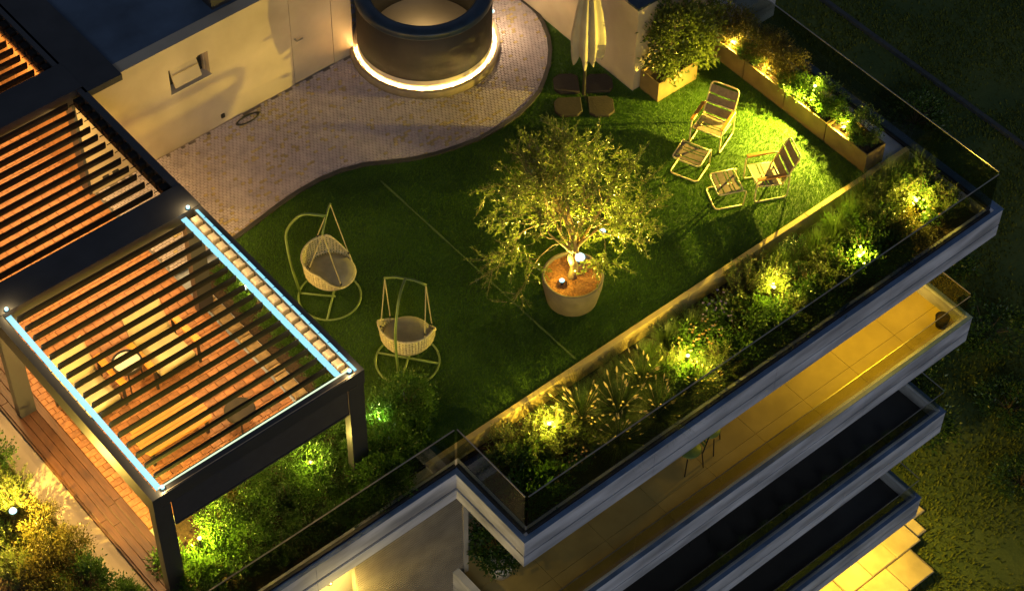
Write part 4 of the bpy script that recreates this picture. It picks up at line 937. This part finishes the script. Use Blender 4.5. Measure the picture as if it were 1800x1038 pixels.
# ================================================================== GARDEN LIGHTS
def spotlight(label, x, y, z, power, col=WARM, aim=(0,0,1), r=.03, lens=.03):
    t = thing('garden_spotlight', label, 'spotlight', (x, y, z), 0, 'stake spotlights in the planting')
    MB().tube([(0,0,-.25),(0,0,-.02)], .008, 6).obj('stake', 'dark_metal', t)
    MB().lathe([(0,-.03),(.028,-.03),(.034,.03),(.030,.03),(.028,.018)], 14).obj('lamp_head', 'dark_metal', t, True)
    MB().lathe([(0,.052),(lens*.7,.045),(lens,.03),(lens,.022),(0,.02)], 14).obj('lens', 'lens', t, True)
    lamp('spot_light', 'POINT', (x, y, z+.10), power, col, t, radius=.012)
    return t
GL = (1.0, .70, .08)
for lab, x, y, z, p in (('spotlight among feathery shrubs nearest the glass corner', -2.03,-1.82,.16, 36), ('spotlight in the fountain grass, second in the long bed', .60,-2.2,.16, 46), ('spotlight below the tall herb in the middle of the long bed', 2.70,-2.05,.18, 34),
     ('spotlight beside the bright green leafy plant in the long bed', 4.34,-2.45,.14, 24), ('spotlight at the right end of the long bed among dry herbs', 6.0,-2.2,.18, 46)):
    spotlight(lab, x, y, z, p, GL)
AM = (1.0, .62, .10)
for lab, x, y, z, p, c, q in (('amber spotlight in the back corner planter shrub', 6.10,2.45,.45, 14, AM, 70), ('amber spotlight in the second planter of the row', 6.10,1.56,.45, 20, AM, 100), ('spotlight in the third planter between two low bushes', 6.16,.52,.78, 12, GL, 950), ('spotlight in the last planter of the row', 6.10,-.32,.45, 10, GL, 90)):
    t_ = spotlight(lab, x, y, z, p, c)
    lamp('lawn_beam', 'SPOT', (x-.03, y, z+.10), q, GL, t_, (x-3, y, z-.5), radius=.015, spot=140, blend=.45)
def upspot(t, p, x, y, z, to, ang=115): lamp('up_light', 'SPOT', (x, y, z), p, GL, t, to, radius=.015, spot=ang, blend=.5)
ps = spotlight('large spotlight on the back right of the olive pot', .33,.20,.66, 6, GL, lens=.10); upspot(ps, 540, .33,.20,.80, (.05,.1,2.6))
ps = spotlight('small spotlight hanging in the right of the olive crown', .93,.30,.80, 3, GL, lens=.055); upspot(ps, 150, .93,.30,.92, (.3,.2,2.4))
ps = spotlight('tiny spotlight at the left of the olive trunk', -.20,.02,.62, 3, GL, lens=.045); upspot(ps, 170, -.20,.02,.74, (-.3,.2,2.4))
spotlight('amber spotlight in the lower left bed', -9.5,1.82,.55, 170, AM, lens=.06)
spotlight('spotlight in the bright bush at the pergola post', -7.55,-.2,.30, 70, GL, lens=.02)
spotlight('spotlight in the shrubs under the middle of the pergola front', -5.45,-.15,.34, 11, (1.0,.75,.14), lens=.015)
ws = spotlight('spotlight in the bed beside the deck aimed at the house wall', -4.15,3.45,.22, 8, (1.0,.70,.25), lens=.015)
lamp('wall_wash', 'SPOT', (-4.15,3.45,.34), 85, (1.0,.70,.30), ws, (-2.1,7.06,1.0), radius=.015, spot=74, blend=.5)
spotlight('spotlight under the shrub at the near pergola corner', -4.05,-.05,.16, 5, (.8,1.0,.25), lens=.012)
# balcony ceiling lights on the level below the roof
cl_ = thing('ceiling_lamp', 'warm ceiling lamp bar under the roof slab over the yellow lit balcony', 'lamp', (5.7,-2.0,-.68))
MB().box(-.85, .85, -.05, .05, -.04, -.005).obj('lamp_housing', 'steel', cl_)
def down(par, x, y, z, sx, sy, p, col): lamp('down_light', 'AREA', (x, y, z), p, col, par, (x, y, z-1), sx, sy)
o = lamp('down_light', 'AREA', (5.7,-2.0,-.73), 30, (1.0,.62,.015), cl_, None, 1.6, .1)
pl_ = thing('wall_lamp', 'warm lamp under the lowest balcony lighting the stone patio', 'lamp', (6.3,-1.4,-9.6))
MB().lathe([(0,-.06),(.06,-.05),(.07,.02),(.04,.05),(0,.05)], 16).obj('lamp_shade', 'steel', pl_, True)
lamp('patio_light', 'POINT', (6.3,-1.7,-9.75), 250, (1.0,.66,.08), pl_, radius=.08)
ll = thing('wall_lamp', 'warm lamp in the recess left of the ribbed wall', 'lamp', (-5.95,-1.15,-1.3))
MB().lathe([(0,-.06),(.06,-.05),(.07,.02),(.04,.05),(0,.05)], 16).obj('lamp_shade', 'steel', ll, True)
lamp('recess_light', 'POINT', (-5.95,-1.70,-1.45), 26, (1.0,.70,.16), ll, radius=.06)
# ---- balcony furniture
def balcony_chair(label, loc, rz):
    t = thing('balcony_chair', label, 'chair', loc, rz, 'metal chairs on the lit balcony')
    MB().lathe([(0,.44),(.20,.44),(.215,.45),(.20,.465),(0,.465)], 24).obj('seat', 'frame_green', t, True)
    for s_ in (-1,1):
        MB().tube([(s_*.17,-.15,.44),(s_*.20,-.19,0)], .011, 6).obj('leg', 'dark_metal', t); MB().tube([(s_*.17,.15,.44),(s_*.20,.2,0)], .011, 6).obj('leg', 'dark_metal', t)
        MB().tube([(s_*.18,.16,.44),(s_*.19,.24,.86)], .011, 6).obj('back_post', 'dark_metal', t)
    for z in (.60,.70,.80): MB().obox((0,.16+(z-.44)*.19,z), (.18,0,0), (0,.008,0), (0,0,.03)).obj('back_slat', 'frame_green', t)
balcony_chair('green metal balcony chair at the edge of the yellow lit floor', (1.55,-2.05,-3.22), math.radians(30))
balcony_chair('green metal balcony chair in the shadow further left', (1.0,-2.15,-3.22), math.radians(-100))
balcony_chair('dark metal chair standing on the unlit middle balcony', (1.6,-2.1,-6.09), math.radians(60))
t = thing('balcony_pot', 'small dark round pot at the far end of the lit balcony', 'pot', (6.80,-2.82,-3.22))
MB().lathe([(0,0),(.10,0),(.14,.24),(.12,.24),(.11,.2),(0,.2)], 20).obj('pot_wall', 'stone_slab', t, True); MB().lathe([(0,.205),(.112,.205)], 20).obj('pot_soil', 'soil', t)
